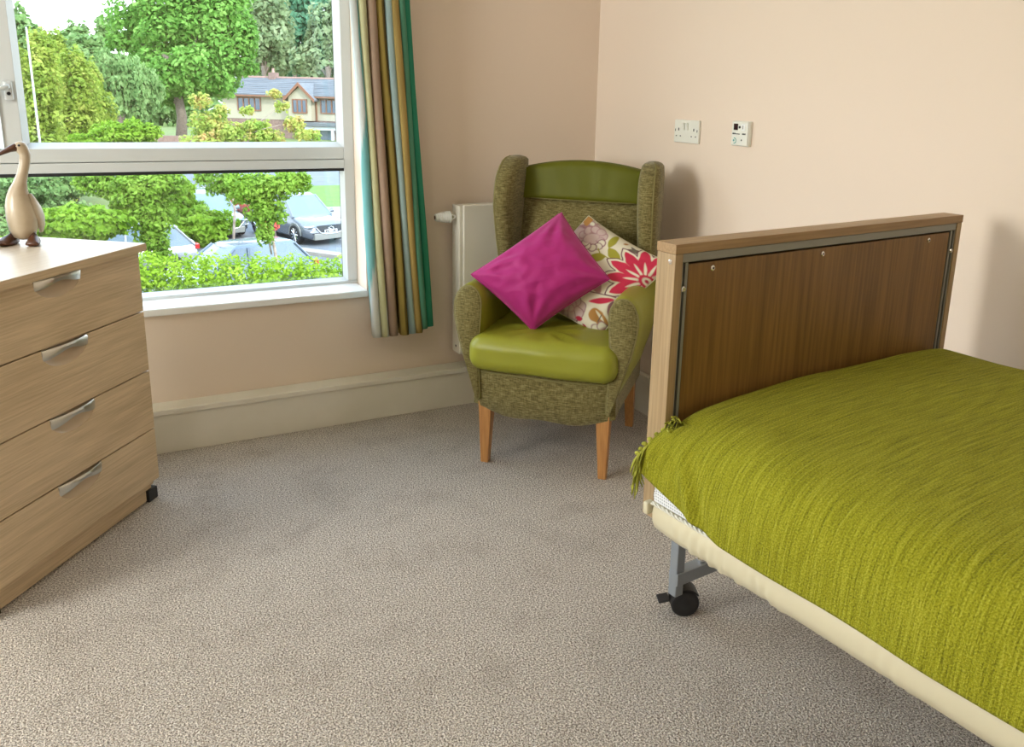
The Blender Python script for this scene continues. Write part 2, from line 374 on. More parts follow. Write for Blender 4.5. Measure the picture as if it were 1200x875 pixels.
def sash(x0, x1, z0, z1, wd, y0, bead=True):
    # bevelled bead ring round a pane, then the pane
    mb = MB()
    o_ = [(x0, z0), (x1, z0), (x1, z1), (x0, z1)]; i_ = [(x0+wd, z0+wd), (x1-wd, z0+wd), (x1-wd, z1-wd), (x0+wd, z1-wd)]
    A = [Vector((a_, y0, b_)) for a_, b_ in o_]; B = [Vector((a_, GY-.004, b_)) for a_, b_ in i_]; Cc = [Vector((a_, GY-.004, b_)) for a_, b_ in o_]
    for k in range(4):
        l = (k+1) % 4; mb.add([A[k], A[l], B[l], B[k], Cc[k], Cc[l]], [(0, 1, 2, 3), (0, 4, 5, 1), (0, 3, 4), (1, 5, 2), (3, 2, 5, 4)])
    mb.build('glazing_bead', M['upvc'], win)
    g_ = MB()
    for k in range(4):
        pass
    g_.box(x0+wd-.004, x1-wd+.004, GY-.0035, GY+.003, z0+wd-.004, z0+wd); g_.box(x0+wd-.004, x1-wd+.004, GY-.0035, GY+.003, z1-wd, z1-wd+.004)
    g_.box(x0+wd-.004, x0+wd, GY-.0035, GY+.003, z0+wd, z1-wd); g_.box(x1-wd, x1-wd+.004, GY-.0035, GY+.003, z0+wd, z1-wd)
    g_.build('gasket', M['gasket'], win)
    box('glass_pane', x0+wd, x1-wd, GY-.001, GY+.003, z0+wd, z1-wd, M['glass'], win)
sash(WX0+.04, WX1-.042, Z0+.014, TZ0, .010, FY+.012)
sash(MX1-.016, WX1-.042, TZ0+.085, WZ1-.05, .018, FY+.006)
sash(WX0+.04, MX0+.001, TZ0+.085, WZ1-.05, .018, FY-.012)
frame_bar('mullion', MX0, MX1-.016, TZ0+.085, WZ1-.05, FY-.006)
box('painted_shadow_strip', WX0+.04, WX1-.042, FY+.004, GY-.005, TZ0-.012, TZ0, M['gasket'], win)  # black strip stands in for the shadow under the transom
hd = MB(); hd.box(-.192, -.166, FY-.020, FY-.006, 1.26, 1.325); hd.build('handle_plate', M['upvc'], win, bevel=.006)
hb = MB(); hb.tube([(-.180, FY-.018, 1.305), (-.182, FY-.045, 1.303), (-.20, FY-.05, 1.296), (-.26, FY-.048, 1.285), (-.30, FY-.046, 1.283)], [.009, .009, .008, .007, .006], 10)
hb.build('handle', M['upvc'], win, smooth=True)
MB().cyl((-.178, FY-.022, 1.283), (-.178, FY-.010, 1.283), .006, 12).build('key_lock', M['black'], win)

w2 = empty('window_2', (0, 0, 0), kind='structure')
for a_ in ((SY0, SY1, SZ0, SZ0+.05), (SY0, SY1, SZ1-.05, SZ1), (SY0, SY0+.05, SZ0+.05, SZ1-.05), (SY1-.05, SY1, SZ0+.05, SZ1-.05)):
    box('frame_bar', XL-.10, XL-.05, a_[0], a_[1], a_[2], a_[3], M['upvc'], w2, .003)
box('glass_pane', XL-.078, XL-.074, SY0+.05, SY1-.05, SZ0+.05, SZ1-.05, M['glass'], w2)
# fill lamps added on the ceiling, out of view, to brighten the room
for i, (l, e_) in enumerate(FILL_LAMPS):
    t = empty('added_fill_lamp', (l[0], l[1], ZC), label=['added round fill lamp on the ceiling nearer the window', 'added round fill lamp on the ceiling above the bed side'][i], cat='lamp')
    MB().lathe((0, 0, 0), (0, 0, -1), [(0, .17), (.012, .17), (.02, .16)], 28).build('base', M['upvc'], t)
    lp = lamp('fill_light', 'AREA', (0, 0, -.035), (0, 0, 0), e_, (1, .90, .76), shape='DISK', size=.3); lp.parent = t

# ============================================================ RADIATOR
rad = empty('radiator', (1.35, YW, .235), label='cream flat-panel radiator on the window wall behind the green armchair', cat='radiator')
RX = 1.35
box('panel', .015, .60, -.120, -.104, 0, .645, M['radiator'], rad, .006, 3)
box('back_panel', .015, .60, -.055, -.045, .02, .62, M['radiator'], rad, .004)
box('end_cap', .0, .015, -.112, -.035, .005, .640, M['radiator'], rad, .003)
box('top_grille', .015, .60, -.104, -.04, .628, .640, M['radiator'], rad, .002)
fin = MB()
for i in range(22): fin.box(.03+i*.026, .032+i*.026, -.104, -.055, .03, .62)
fin.build('convector_fins', M['radiator'], rad); 
box('wall_bracket', .10, .13, -.045, -.0005, .05, .60, M['radiator'], rad); box('wall_bracket', .48, .51, -.045, -.0005, .05, .60, M['radiator'], rad)
MB().cyl((-.0015, -.075, .035), (.003, -.075, .035), .005, 10).build('plug', M['black'], rad)
vz = .592
MB().lathe((0, -.075, vz), (-1, 0, 0), [(0, .009), (.015, .009), (.016, .014), (.028, .014)], 14).build('valve_nut', M['chrome'], rad)
prof = []
for i in range(26):
    t_ = i/25; rr = .025-.010*t_**1.6; prof.append((.028+t_*.062, rr*(1-.10*(i % 4 == 3))))
prof.append((.092, .010))
MB().lathe((0, -.075, vz), (-1, 0, 0), prof, 24).build('thermostat_knob', M['sill'], rad, smooth='auto')
MB().cyl((-.0925, -.075, vz), (-.0935, -.075, vz), .008, 12).build('knob_cap', mat('brown_cap', (.16, .07, .04), .5), rad)

# ============================================================ CURTAIN
cur = empty('curtain', (1.06, YW-.10, .36), label='striped green, brown and gold curtain gathered at the right of the window', cat='curtain')
nu, nv = 420, 40
H0, H1 = .36, 2.26
stripes = [(-1, .05, (.70, .74, .72)), (.05, .11, (.22, .52, .52)), (.11, .16, (.72, .74, .70)), (.16, .20, (.70, .70, .42)), (.20, .25, (.74, .74, .69)), (.25, .27, (.09, .07, .06)), (.27, .36, (.46, .33, .24)),  # pale first bands also carry the daylight shining through the cloth
           (.36, .39, (.11, .07, .05)), (.39, .44, (.66, .60, .44)), (.44, .50, (.36, .27, .07)), (.50, .54, (.15, .11, .035)), (.54, .585, (.40, .31, .10)), (.585, .60, (.05, .045, .04)), (.60, .635, (.40, .54, .53)), (.635, .69, (.66, .58, .42)),
           (.69, .76, (.46, .33, .11)), (.76, .79, (.14, .09, .06)), (.79, .83, (.10, .16, .10)), (.83, .86, (.12, .34, .22)), (.86, .96, (.02, .27, .15)), (.96, 2, (.05, .34, .21))]
P_ = np.zeros((nv, nu, 3)); Cc = np.zeros((nv, nu, 3))
for j in range(nv):
    t_ = j/(nv-1); z_ = H0+(H1-H0)*t_
    for i in range(nu):
        s_ = i/(nu-1)
        xl = .975-.055*t_/.68; xr = 1.228-.085*min(1, t_/.68)      # leans outward to the bottom
        folds = 7.5
        ph = s_*folds*2*math.pi + 1.5*math.sin(8*s_+.5)+.5*vnoise(s_*4, t_*1.5, 9)
        x_ = xl+(xr-xl)*s_ + .010*math.sin(2*ph)+.006*vnoise(s_*5, t_*3)
        amp = .045*(1-.25*t_)
        y_ = -.0+amp*math.cos(ph)+.012*vnoise(s_*9, t_*2, 3) + (.0 if s_ < .83 else .03*(s_-.83)/.17)
        zz = z_ + (0 if j else 0.0) + (-.006*math.cos(ph)+.015*(s_ > .83)*1.0*(1-t_))*(1-t_)
        P_[j, i] = (x_-1.06, y_, zz-.36)
        sw = s_+.004*vnoise(s_*3, z_*5)+.12*max(0, 1-t_/.45)*max(0, 1-s_/.22)
        c_ = next((c__ for a_, b__, c__ in stripes if a_ <= sw < b__), stripes[-1][2] if sw > .5 else stripes[0][2])
        k_ = 1+.22*vnoise(s_*90, z_*1.6, 1)+.1*vnoise(s_*25, z_*9, 5)
        Cc[j, i] = np.array(c_)*k_
grid_obj('fabric', P_, M['curtain'], cur, color=Cc, solid=.003)
hr = empty('curtain_rail', (0, YW, 0), label='white curtain rail above the window, above the frame of view', cat='rail')
box('rail', WX0-.2, 1.35, -.105, -.085, 2.27, 2.295, M['upvc'], hr)
for x_ in (-1.6, -.2, 1.2): box('bracket', x_, x_+.03, -.086, -.001, 2.268, 2.29, M['upvc'], hr)

# ============================================================ SOCKETS on the right wall
so = empty('wall_socket', (XW, 2.603, 1.202), R(-90), label='white double plug socket with two switches on the right wall', cat='socket')
box('plate', -.074, .074, -.011, -.0005, -.043, .043, M['plastic_white'], so, .003, 3)
for dx in (-.015, .006):
    MB().box(-.006, .006, -.004, .004, -.014, .014, Matrix.Translation((dx+.0, -.013, .018)) @ Matrix.Rotation(R(10), 4, 'X')).build('rocker_switch', M['plastic_white'], so, bevel=.001)
for dx in (-.046, .046):
    MB().box(dx-.002, dx+.002, -.0125, -.010, .002, .012).build('earth_slot', M['black'], so)
    MB().box(dx-.015, dx-.010, -.0125, -.010, -.020, -.016).build('pin_slot', M['black'], so)
    MB().box(dx+.010, dx+.015, -.0125, -.010, -.020, -.016).build('pin_slot', M['black'], so)
for dx in (-.066, .066):
    MB().box(dx-.0012, dx+.0012, -.0125, -.0105, -.001, .008).build('fixing_screw', M['black'], so)
nc = empty('call_point', (XW, 2.293, 1.209), R(-90), label='small white call unit with display window to the right of the socket', cat='call point')
box('back_box', -.043, .043, -.016, -.0005, -.043, .043, M['plastic_white'], nc, .003, 3)
box('face_plate', -.041, .041, -.020, -.016, -.041, .041, M['plastic_white'], nc, .002)
box('display', -.030, -.010, -.022, -.0195, .012, .034, mat('dark_red_display', (.03, .008, .012), .2), nc)
box('button', .008, .028, -.0225, -.0195, .010, .034, M['sill'], nc, .004)
MB().lathe((-.001, -.0195, .022), (0, -1, 0), [(0, .0045), (.002, .0045)], 14).build('sensor', M['black'], nc)
MB().box(.016, .020, -.0232, -.0222, .016, .028).build('button_symbol', M['greymetal'], nc)
tk = MB()
for x0, x1 in ((-.036, -.029), (-.0275, -.021), (-.019, -.0155), (-.0145, -.0115), (-.0105, -.0075), (-.0065, -.003), (-.002, .001), (.014, .0195), (.0205, .0255), (.0265, .031)):
    tk.box(x0, x1, -.0205, -.0198, -.003, .002 if x0 < -.02 or x0 > .01 else .000)
tk.build('lettering', M['black'], nc)
MB().loft([[Vector((-.024+rr*math.cos(a_), -.0206, -.025+rr*math.sin(a_))) for a_ in np.linspace(R(-110), R(110), 14)] for rr in (.0075, .0105)], closed=False).build('green_ring', mat('teal_print', (.02, .30, .24), .5), nc)
MB().lathe((-.027, -.0195, -.024), (0, -1, 0), [(0, .004), (.0015, .004)], 12).build('green_button', mat('teal_button', (.12, .38, .36), .5), nc)
MB().lathe((.012, -.0195, -.022), (0, -1, 0), [(0, .003), (.001, .003)], 10).build('reset_hole', M['black'], nc)

# ============================================================ CHEST OF DRAWERS
ca = R(51.65)
ch = empty('chest_of_drawers', (.100, 2.773, 0), ca, label='pale beech chest of four drawers with curved metal grips under the window', cat='chest')
# local x runs along the front to the right (towards the window), y goes back; the front face is y = 0
RXE = .060; LXE = -.643; DP = .44
box('side_panel', RXE-.022, RXE-.004, .020, DP, .050, .826, M['beech'], ch, .001); box('side_panel', LXE+.004, LXE+.022, .020, DP, .050, .826, M['beech'], ch, .001)
box('back_panel', LXE+.022, RXE-.022, DP-.012, DP-.004, .05, .826, M['beech'], ch)
box('base_panel', LXE+.022, RXE-.022, .02, DP-.012, .05, .068, M['beech'], ch)
box('top', LXE-.012, RXE+.014, -.018, DP+.005, .826, .850, M['beech_top'], ch, .0015)
box('edge_band', LXE-.012, RXE+.014, -.0195, -.0178, .8265, .8495, M['beech'], ch)
box('plinth', LXE+.015, RXE-.015, .022, .040, .004, .05, M['beech'], ch, .001)
box('plinth_side', RXE-.034, RXE-.016, .040, DP-.03, .004, .05, M['beech'], ch); box('plinth_side', LXE+.016, LXE+.034, .040, DP-.03, .004, .05, M['beech'], ch)
for fx in (RXE-.038, LXE+.004):
    for fy in (.012, DP-.06):
        f_ = MB(); f_.box(fx-.006, fx+.040, fy, fy+.036, 0, .040); f_.build('corner_foot', M['black'], ch, bevel=.002)
zz = [.826, .636, .442, .246, .070]
for i in range(4):
    zt, zb = zz[i]-.002, zz[i+1]+.002
    hc = (-.285)          # grip centre
    # drawer front with a half-moon finger recess cut out of its top edge
    hw, hdp = .088, .060
    outl = [(LXE, zb), (RXE, zb), (RXE, zt)]
    arc = [(hc+hw*math.cos(t_), zt-hdp*math.sin(t_)**.8) for t_ in np.linspace(0, math.pi, 22)]
    outl2 = outl+arc+[(LXE, zt)]
    dr = MB().prism(outl2, (0, .019, 0), lambda q: Vector((q[0], 0, q[1]))).build('drawer_front', M['beech'], ch, bevel=.0012)
    pass
    # recess dish behind the cut-out
    nn = 25; ring = []
    rows = []
    for k in range(7):
        q_ = k/6; rows.append([Vector((hc+hw*(1-.8*q_**1.1)*math.cos(t_), .001+.024*math.sin(q_*math.pi/2), zt-hdp*(1-.8*q_**1.1)*math.sin(t_)**.8)) for t_ in np.linspace(0, math.pi, nn)])
    MB().loft(rows, closed=False).build('grip_recess', M['beech_lit_recess'], dr, smooth=True)
    box('recess_back', hc-hw*.3, hc+hw*.3, .0245, .0265, zt-hdp*.3, zt, M['beech_lit_recess'], dr)
    # steel grip: strip bowed outwards with a waved lower edge
    rows = []
    for k in range(23):
        q_ = k/22; x_ = hc-hw+.001+(2*hw-.002)*q_; s_ = math.sin(q_*math.pi)
        yo = -.002-.013*s_**.8; zl = zt-.0245+.006*s_**2*1.0+.003*math.cos(q_*math.pi*3)*0
        lower = zt-.026*(1-.42*s_**3)-.004*(1-s_)
        rows.append([Vector((x_, .004, zt-.001)), Vector((x_, yo+.004, zt-.001)), Vector((x_, yo, zt-.006)), Vector((x_, yo+.003, lower)), Vector((x_, yo+.0045, lower)), Vector((x_, yo+.006, zt-.008)), Vector((x_, .004, zt-.004))])
    MB().loft(rows).build('grip', M['metal'], dr, smooth='auto')
    box('drawer_box', LXE+.03, RXE-.03, .030, DP-.05, zb+.02, zt-.065, M['beech'], dr)

# ============================================================ GEESE
def goose(loc, rz, label, h=.30):
    g_ = empty('goose_figurine', loc, rz, label, 'figurine', 'painted wooden geese')
    k = h/.30
    wd_ = mat('cream_painted_wood', (.40, .30, .19), .38, color2=(.58, .49, .36), nscale=9, lo=.3, hi=.7, coat=.2); dk = mat('dark_brown_wood', (.085, .03, .013), .35)
    # local: +x is the way the beak points; rings are (cx, z, rx, ry)
    prof = [(0, .014, .014, .014), (0, .022, .028, .030), (0, .045, .038, .040), (.0, .08, .042, .044), (.002, .115, .038, .041), (.004, .145, .029, .032), (.001, .165, .024, .025), (-.006, .185, .018, .019), (-.015, .21, .015, .0155), (-.024, .24, .0145, .0145), (-.027, .262, .0145, .014), (-.022, .275, .0175, .0155), (-.018, .288, .0185, .0155), (-.018, .297, .014, .012), (-.018, .3015, .004, .004)]
    MB().loft([[Vector(((cx_+rx*math.cos(a_))*k, ry*math.sin(a_)*k, z_*k)) for a_ in np.linspace(0, 2*math.pi, 25)[:-1]] for cx_, z_, rx, ry in prof]).build('body', wd_, g_, smooth=True)
    MB().loft([[Vector((x_*k, yw*math.sin(a_)*k, (z_+zh*math.cos(a_))*k)) for a_ in np.linspace(0, 2*math.pi, 13)[:-1]] for x_, z_, yw, zh in [(-.010, .286, .012, .013), (.008, .281, .010, .010), (.034, .268, .007, .006), (.044, .262, .004, .003)]]).build('beak', dk, g_, smooth=True)
    RB = Matrix.Rotation(R(55), 4, 'Z')      # the body faces the room, the head is turned
    for s_ in (-1, 1):
        MB().lathe((-.012*k, .0135*s_*k, .291*k), (0.1, s_, 0), [(0, .0035*k), (.003*k, .003*k), (.0042*k, .0012*k)], 10).build('eye', M['black'], g_)
        MB().loft([[RB @ Vector(((cx_+rx*math.cos(a_))*k, (s_*(oy+.006*math.sin(a_)))*k, (z_)*k)) for a_ in np.linspace(0, 2*math.pi, 15)[:-1]] for cx_, z_, rx, oy in [(-.035, .03, .004, .032), (-.028, .05, .018, .039), (-.020, .08, .024, .0425), (-.012, .11, .022, .0395), (-.005, .135, .012, .034), (-.002, .15, .004, .029)]]).build('wing', wd_, g_, smooth=True)
        f_ = MB(); f_.loft([[RB @ Vector((x_*k, (s_*.030+s_*max(0, x_)*.25+w_*math.cos(a_))*k, max(.0, .008+hh*math.sin(a_))*k)) for a_ in np.linspace(0, 2*math.pi, 13)[:-1]] for x_, w_, hh in [(-.01, .010, .010), (.01, .014, .026), (.03, .017, .020), (.045, .020, .010), (.056, .018, .005)]])
        f_.build('foot', dk, g_, smooth=True)
        MB().tube([RB @ Vector((.012*k, s_*.030*k, .015*k)), RB @ Vector((.004*k, s_*.024*k, .042*k))], [.013*k, .009*k], 10).build('leg', dk, g_, smooth=True)
    return g_
goose((-.160, 2.925, .8505), R(192), 'cream and brown carved goose on the chest, its neck raised above the window rail')
goose((-.278, 2.905, .8505), R(200), 'second cream carved goose, cut off by the left edge', .24)

# ============================================================ ARMCHAIR
cha = R(-45.0)
ac = empty('armchair', (1.352+.012, 2.441+.0, 0), cha, label='green wing-back armchair with olive chenille and lime vinyl in the corner', cat='armchair')
for sx in (-1, 1):
    lg = MB(); x0 = sx*.222
    lg.loft([[Vector((x0+a_*h_-sx*o_, .022+b_*h_, z_)) for a_, b_ in ((-1, -1), (1, -1), (1, 1), (-1, 1))] for z_, h_, o_ in ((0, .0145, 0), (.245, .025, .004))]); lg.build('leg', M['legwood'], ac, bevel=.003)
    lg = MB()
    lg.loft([[Vector((x0+a_*h_, .49+dy+b_*h_, z_)) for a_, b_ in ((-1, -1), (1, -1), (1, 1), (-1, 1))] for z_, h_, dy in ((0, .0155, .055), (.26, .022, 0))]); lg.build('leg', M['legwood'], ac, bevel=.003)
# apron (front rail) with a serpentine lower edge
xs = np.linspace(-.262, .262, 41)
rings = []
for x_ in xs:
    q_ = abs(x_)/.262; zb = .200+.028*(q_**2) + (.006*math.cos(q_*math.pi*2)); 
    bow = -.022*(1-q_**2)-.004; e_ = .012*(q_**8)
    rings.append([Vector((x_, bow+e_, .368)), Vector((x_, bow-.008+e_, .355)), Vector((x_, bow-.006+e_, .29)), Vector((x_, bow+e_, zb+.006)), Vector((x_, bow+.006, zb)), Vector((x_, .05, zb+.01)), Vector((x_, .05, .368))])
MB().loft(rings).build('front_rail', M['chenille'], ac, smooth='auto')
MB().tube([(x_, -.022*(1-(abs(x_)/.262)**2)-.010+.012*((abs(x_)/.262)**8), .362) for x_ in xs], .0035, 6).build('piping', M['piping'], ac, smooth=True)
box('seat_frame', -.262, .262, .05, .50, .235, .375, M['chenille'], ac, .01)
# seat cushion
def seatdisp(p_):
    q = p_.copy(); fx = p_.x/.26; fy = (p_.y)/.25
    k_ = max(0, min(1, p_.z/.05)); q.z += (.014*(1-fx*fx)*(1-fy*fy)-.003)*k_*k_*(3-2*k_)
    q.z += .0016*vnoise(p_.x*10, p_.y*10, p_.z*5)
    # puckers on the top front
    if p_.z > 0:
        a_ = math.atan2(p_.y+.10, p_.x+.01); rr = math.hypot(p_.y+.10, p_.x+.01)
        q.z += .0042*math.sin(a_*9+3*vnoise(p_.x*9, p_.y*9))*math.exp(-((rr-.09)/.06)**2)*k_
    q.y += .006*vnoise(p_.x*8, p_.z*12, 2)-.012*(1-fx*fx)
    return q
rbox((.270, .260, .067), .052, 44, seatdisp, (0, .197, .438)).build('seat_cushion', M['vinyl'], ac, smooth=True, weld=True)
# arms: teardrop section, lofted back
def armsec(y, s, grow=0.0, zdrop=0):
    # outline (inner -> outer), x measured outwards from the inner face
    pts = []
    ctr = [(-.004, .27), (.000, .36), (.002, .45), (-.002, .53), (-.006, .59), (-.004, .63), (.012, .660), (.038, .674), (.064, .668), (.086, .645), (.098, .61), (.099, .57), (.087, .50), (.064, .42), (.038, .34), (.018, .28), (.006, .250)]
    cx_, cz_ = .045, .50
    for a_, z_ in ctr:
        px, pz = cx_+(a_-cx_)*(1+grow/.05), cz_+(z_-cz_)*(1+grow/.2)
        pts.append(Vector((s*(.232+px), y, pz-zdrop*(pz > .5)*(pz-.5)/.17)))
    return pts
def smooth_loop(pts, sub=3):
    n = len(pts); out = []
    for i in range(n):
        p0, p1, p2, p3 = pts[(i-1) % n], pts[i], pts[(i+1) % n], pts[(i+2) % n]
        for k in range(sub):
            t_ = k/sub; out.append(.5*((2*p1)+(-p0+p2)*t_+(2*p0-5*p1+4*p2-p3)*t_*t_+(-p0+3*p1-3*p2+p3)*t_**3))
    return out
for s in (-1, 1):
    ys = [-.012, -.004, .03, .1, .2, .3, .40, .47, .50]
    rings = [smooth_loop(armsec(y_, s, g_, .0+.012*max(0, y_)/.5)) for y_, g_ in zip(ys, (-.004, 0, .002, .003, .003, .002, 0, -.002, -.01))]
    MB().loft(rings).build('arm', M['vinyl'], ac, smooth='auto')
    MB().loft([smooth_loop(armsec(-.0125, s, -.0045)), smooth_loop(armsec(-.020, s, -.005)), smooth_loop(armsec(-.024, s, -.010))]).build('arm_facing', M['chenille'], ac, smooth='auto')
    lp = smooth_loop(armsec(-.017, s, -.0035)); lp.append(lp[0]); MB().tube(lp, .0035, 6).build('arm_piping', M['piping'], ac, smooth=True)
    # wings
    rings = []; cc = []
    for k in range(24):
        t_ = k/23; z_ = .60+.475*t_
        reach = .075+.135*min(1, t_*1.5)**.8
        if t_ > .72: reach *= 1-.30*((t_-.72)/.28)**3
        hw = .030+.014*math.sin(min(1, t_*1.1)*math.pi*.5)
        hw *= (1-.12*((t_-.85)/.15)**2) if t_ > .85 else 1
        yb = .50+.06*t_; yfront = yb-reach-.02
        cy = (yb+yfront)/2; hy = (yb-yfront)/2; ring = []
        for a_ in np.linspace(0, 2*math.pi, 29)[:-1]:
            cx_, sy_ = math.cos(a_), math.sin(a_)
            px = hw*math.copysign(abs(cx_)**.75, cx_); py = hy*math.copysign(abs(sy_)**.6, sy_)
            px += .10*(-py)*.9*.35                      # flares outwards to the front
            ring.append(Vector((s*(.272+.006*math.sin(t_*math.pi)+px), cy+py, z_)))
        rings.append(ring)
    top = rings[-1]; c_ = sum(top, Vector())/len(top)
    for kk, dz in ((.8, .010), (.45, .016), (.1, .018)): rings.append([c_+(p_-c_)*kk+Vector((0, 0, dz)) for p_ in top])
    MB().loft(rings).build('wing', M['chenille'], ac, smooth='auto')
    MB().tube([rg[23] for rg in rings[:26]], .0035, 6).build('wing_piping', M['piping'], ac, smooth=True)
# back rest
def back_surface(zlo, zhi, puff, yoff):
    nx_, nz_ = 36, 24; P = np.zeros((nz_, nx_, 3))
    for j in range(nz_):
        for i in range(nx_):
            u = -1+2*i/(nx_-1); t_ = j/(nz_-1); arch = .030*(1-u*u)
            z_ = zlo+(zhi+arch*(zhi > 1.0)-zlo)*t_
            edge = (1-abs(u)**6)
            e2 = 1-(abs(2*t_-1))**10
            y_ = .455+.11*((z_-.45)/.6)-.055 + yoff - puff*edge*e2 + .004*vnoise(u*4, z_*8, 7)
            P[j, i] = (u*.238, y_, z_)
    return P
grid_obj('back_cushion', back_surface(.44, .932, .030, .0), M['chenille'], ac, solid=0)
hp = back_surface(.930, 1.045, .012, -.020); grid_obj('head_panel', hp, M['vinyl_head'], ac)
rings = []
for u in np.linspace(-1, 1, 21):
    zt = 1.045+.030*(1-u*u); x_ = u*.240
    rings.append([Vector((x_, .42, .30)), Vector((x_, .455, .45)), Vector((x_, .515, .90)), Vector((x_, .512, zt-.012)), Vector((x_, .52, zt-.002)), Vector((x_, .545, zt+.005)), Vector((x_, .575, zt-.004)), Vector((x_, .588, zt-.03)), Vector((x_, .56, .8)), Vector((x_, .52, .30))])
MB().loft(rings).build('back_frame', M['vinyl_head'], ac, smooth='auto')
for s in (-1, 1): MB().tube([(s*.238, .455+.11*((z_-.45)/.6)-.058, z_) for z_ in np.linspace(.5, 1.04, 12)], .004, 6).build('piping', M['piping'], ac, smooth=True)
lp = [(u*.238, .507, .931) for u in np.linspace(-1, 1, 9)]
MB().tube([(u*.236, .4885-.030*(1-abs(u)**6)-.002+.0, .931) for u in np.linspace(-1, 1, 17)], .0022, 6).build('seam', M['piping'], ac, smooth=True)

# ============================================================ CUSHIONS
Mch = Matrix.Translation((1.364, 2.441, 0)) @ Matrix.Rotation(cha, 4, 'Z')
def pillow(name, corners, thick, material, label, cat, color=None, n=90, wrinkle=.006, pinch=.10, seed=0, group=None, subdiv=1):
    T, Rr, B, L = [Mch @ Vector(c_) for c_ in corners]      # top, right, bottom, left in chair coordinates
    nrm = (Rr-L).cross(T-B).normalized()
    if nrm.dot(CAM-T) < 0: nrm = -nrm
    cen = (T+Rr+B+L)/4; o = empty(name, cen, 0, label, cat, group)
    def side(sgn):
        P = np.zeros((n, n, 3)); W = np.zeros((n, n, 2))
        for j in range(n):
            for i in range(n):
                s_, t_ = i/(n-1), j/(n-1); u, v_ = 2*s_-1, 2*t_-1
                # pull the edges inwards between the corners
                uu = u*(1-pinch*(1-v_*v_)); vv = v_*(1-pinch*(1-u*u)); ss, tt = (uu+1)/2, (vv+1)/2
                p_ = T*(1-ss)*(1-tt)+Rr*ss*(1-tt)+L*(1-ss)*tt+B*ss*tt
                e_ = max(0, (1-u*u))*max(0, (1-v_*v_)); hgt = thick*(e_**.48)
                edge = min(1, e_*3)
                # wrinkles running into the corners and edges
                cu, cv = (1 if u > 0 else -1), (1 if v_ > 0 else -1)
                a_ = math.atan2(abs(u-cu), abs(v_-cv)); rr = math.hypot(u-cu, v_-cv)
                wr = math.sin(a_*11+seed)*math.exp(-((rr-.55)/.38)**2)+.9*vnoise(u*2.3+seed, v_*2.3, seed)+.5*vnoise(u*5+seed, v_*5, seed+4)+.45*(1-2*abs(vnoise(u*3.1+v_*1.2+seed, v_*2.6, seed+9)))
                hgt += wrinkle*wr*edge*(1 if sgn > 0 else .6)
                q = p_-cen+nrm*hgt*sgn
                P[j, i] = q; W[j, i] = (s_, t_)
        return P, W
    P, W = side(1); cv = color(W) if color else None
    grid_obj('cover', P, material, o, color=cv, flip=False)
    P2, _ = side(-1); grid_obj('cover_back', P2, material, o, color=color(W) if color else None, flip=True)
    rim = [Vector(P[0, i]) for i in range(0, n, 3)]+[Vector(P[j, n-1]) for j in range(0, n, 3)]+[Vector(P[n-1, i]) for i in range(n-1, -1, -3)]+[Vector(P[j, 0]) for j in range(n-1, -1, -3)]
    MB().tube(rim, .0028, 6).build('seam', material if not color else M['creamvinyl'], o, smooth=True)
    return o
pillow('scatter_cushion', [(-.030, .285, .905), (.190, .150, .700), (-.062, .060, .510), (-.285, .03, .700)], .092, M['velvet'], 'plain magenta velvet cushion standing on its corner against the armchair', 'cushion', wrinkle=.0062, pinch=.035, seed=2, group='cushions on the armchair')

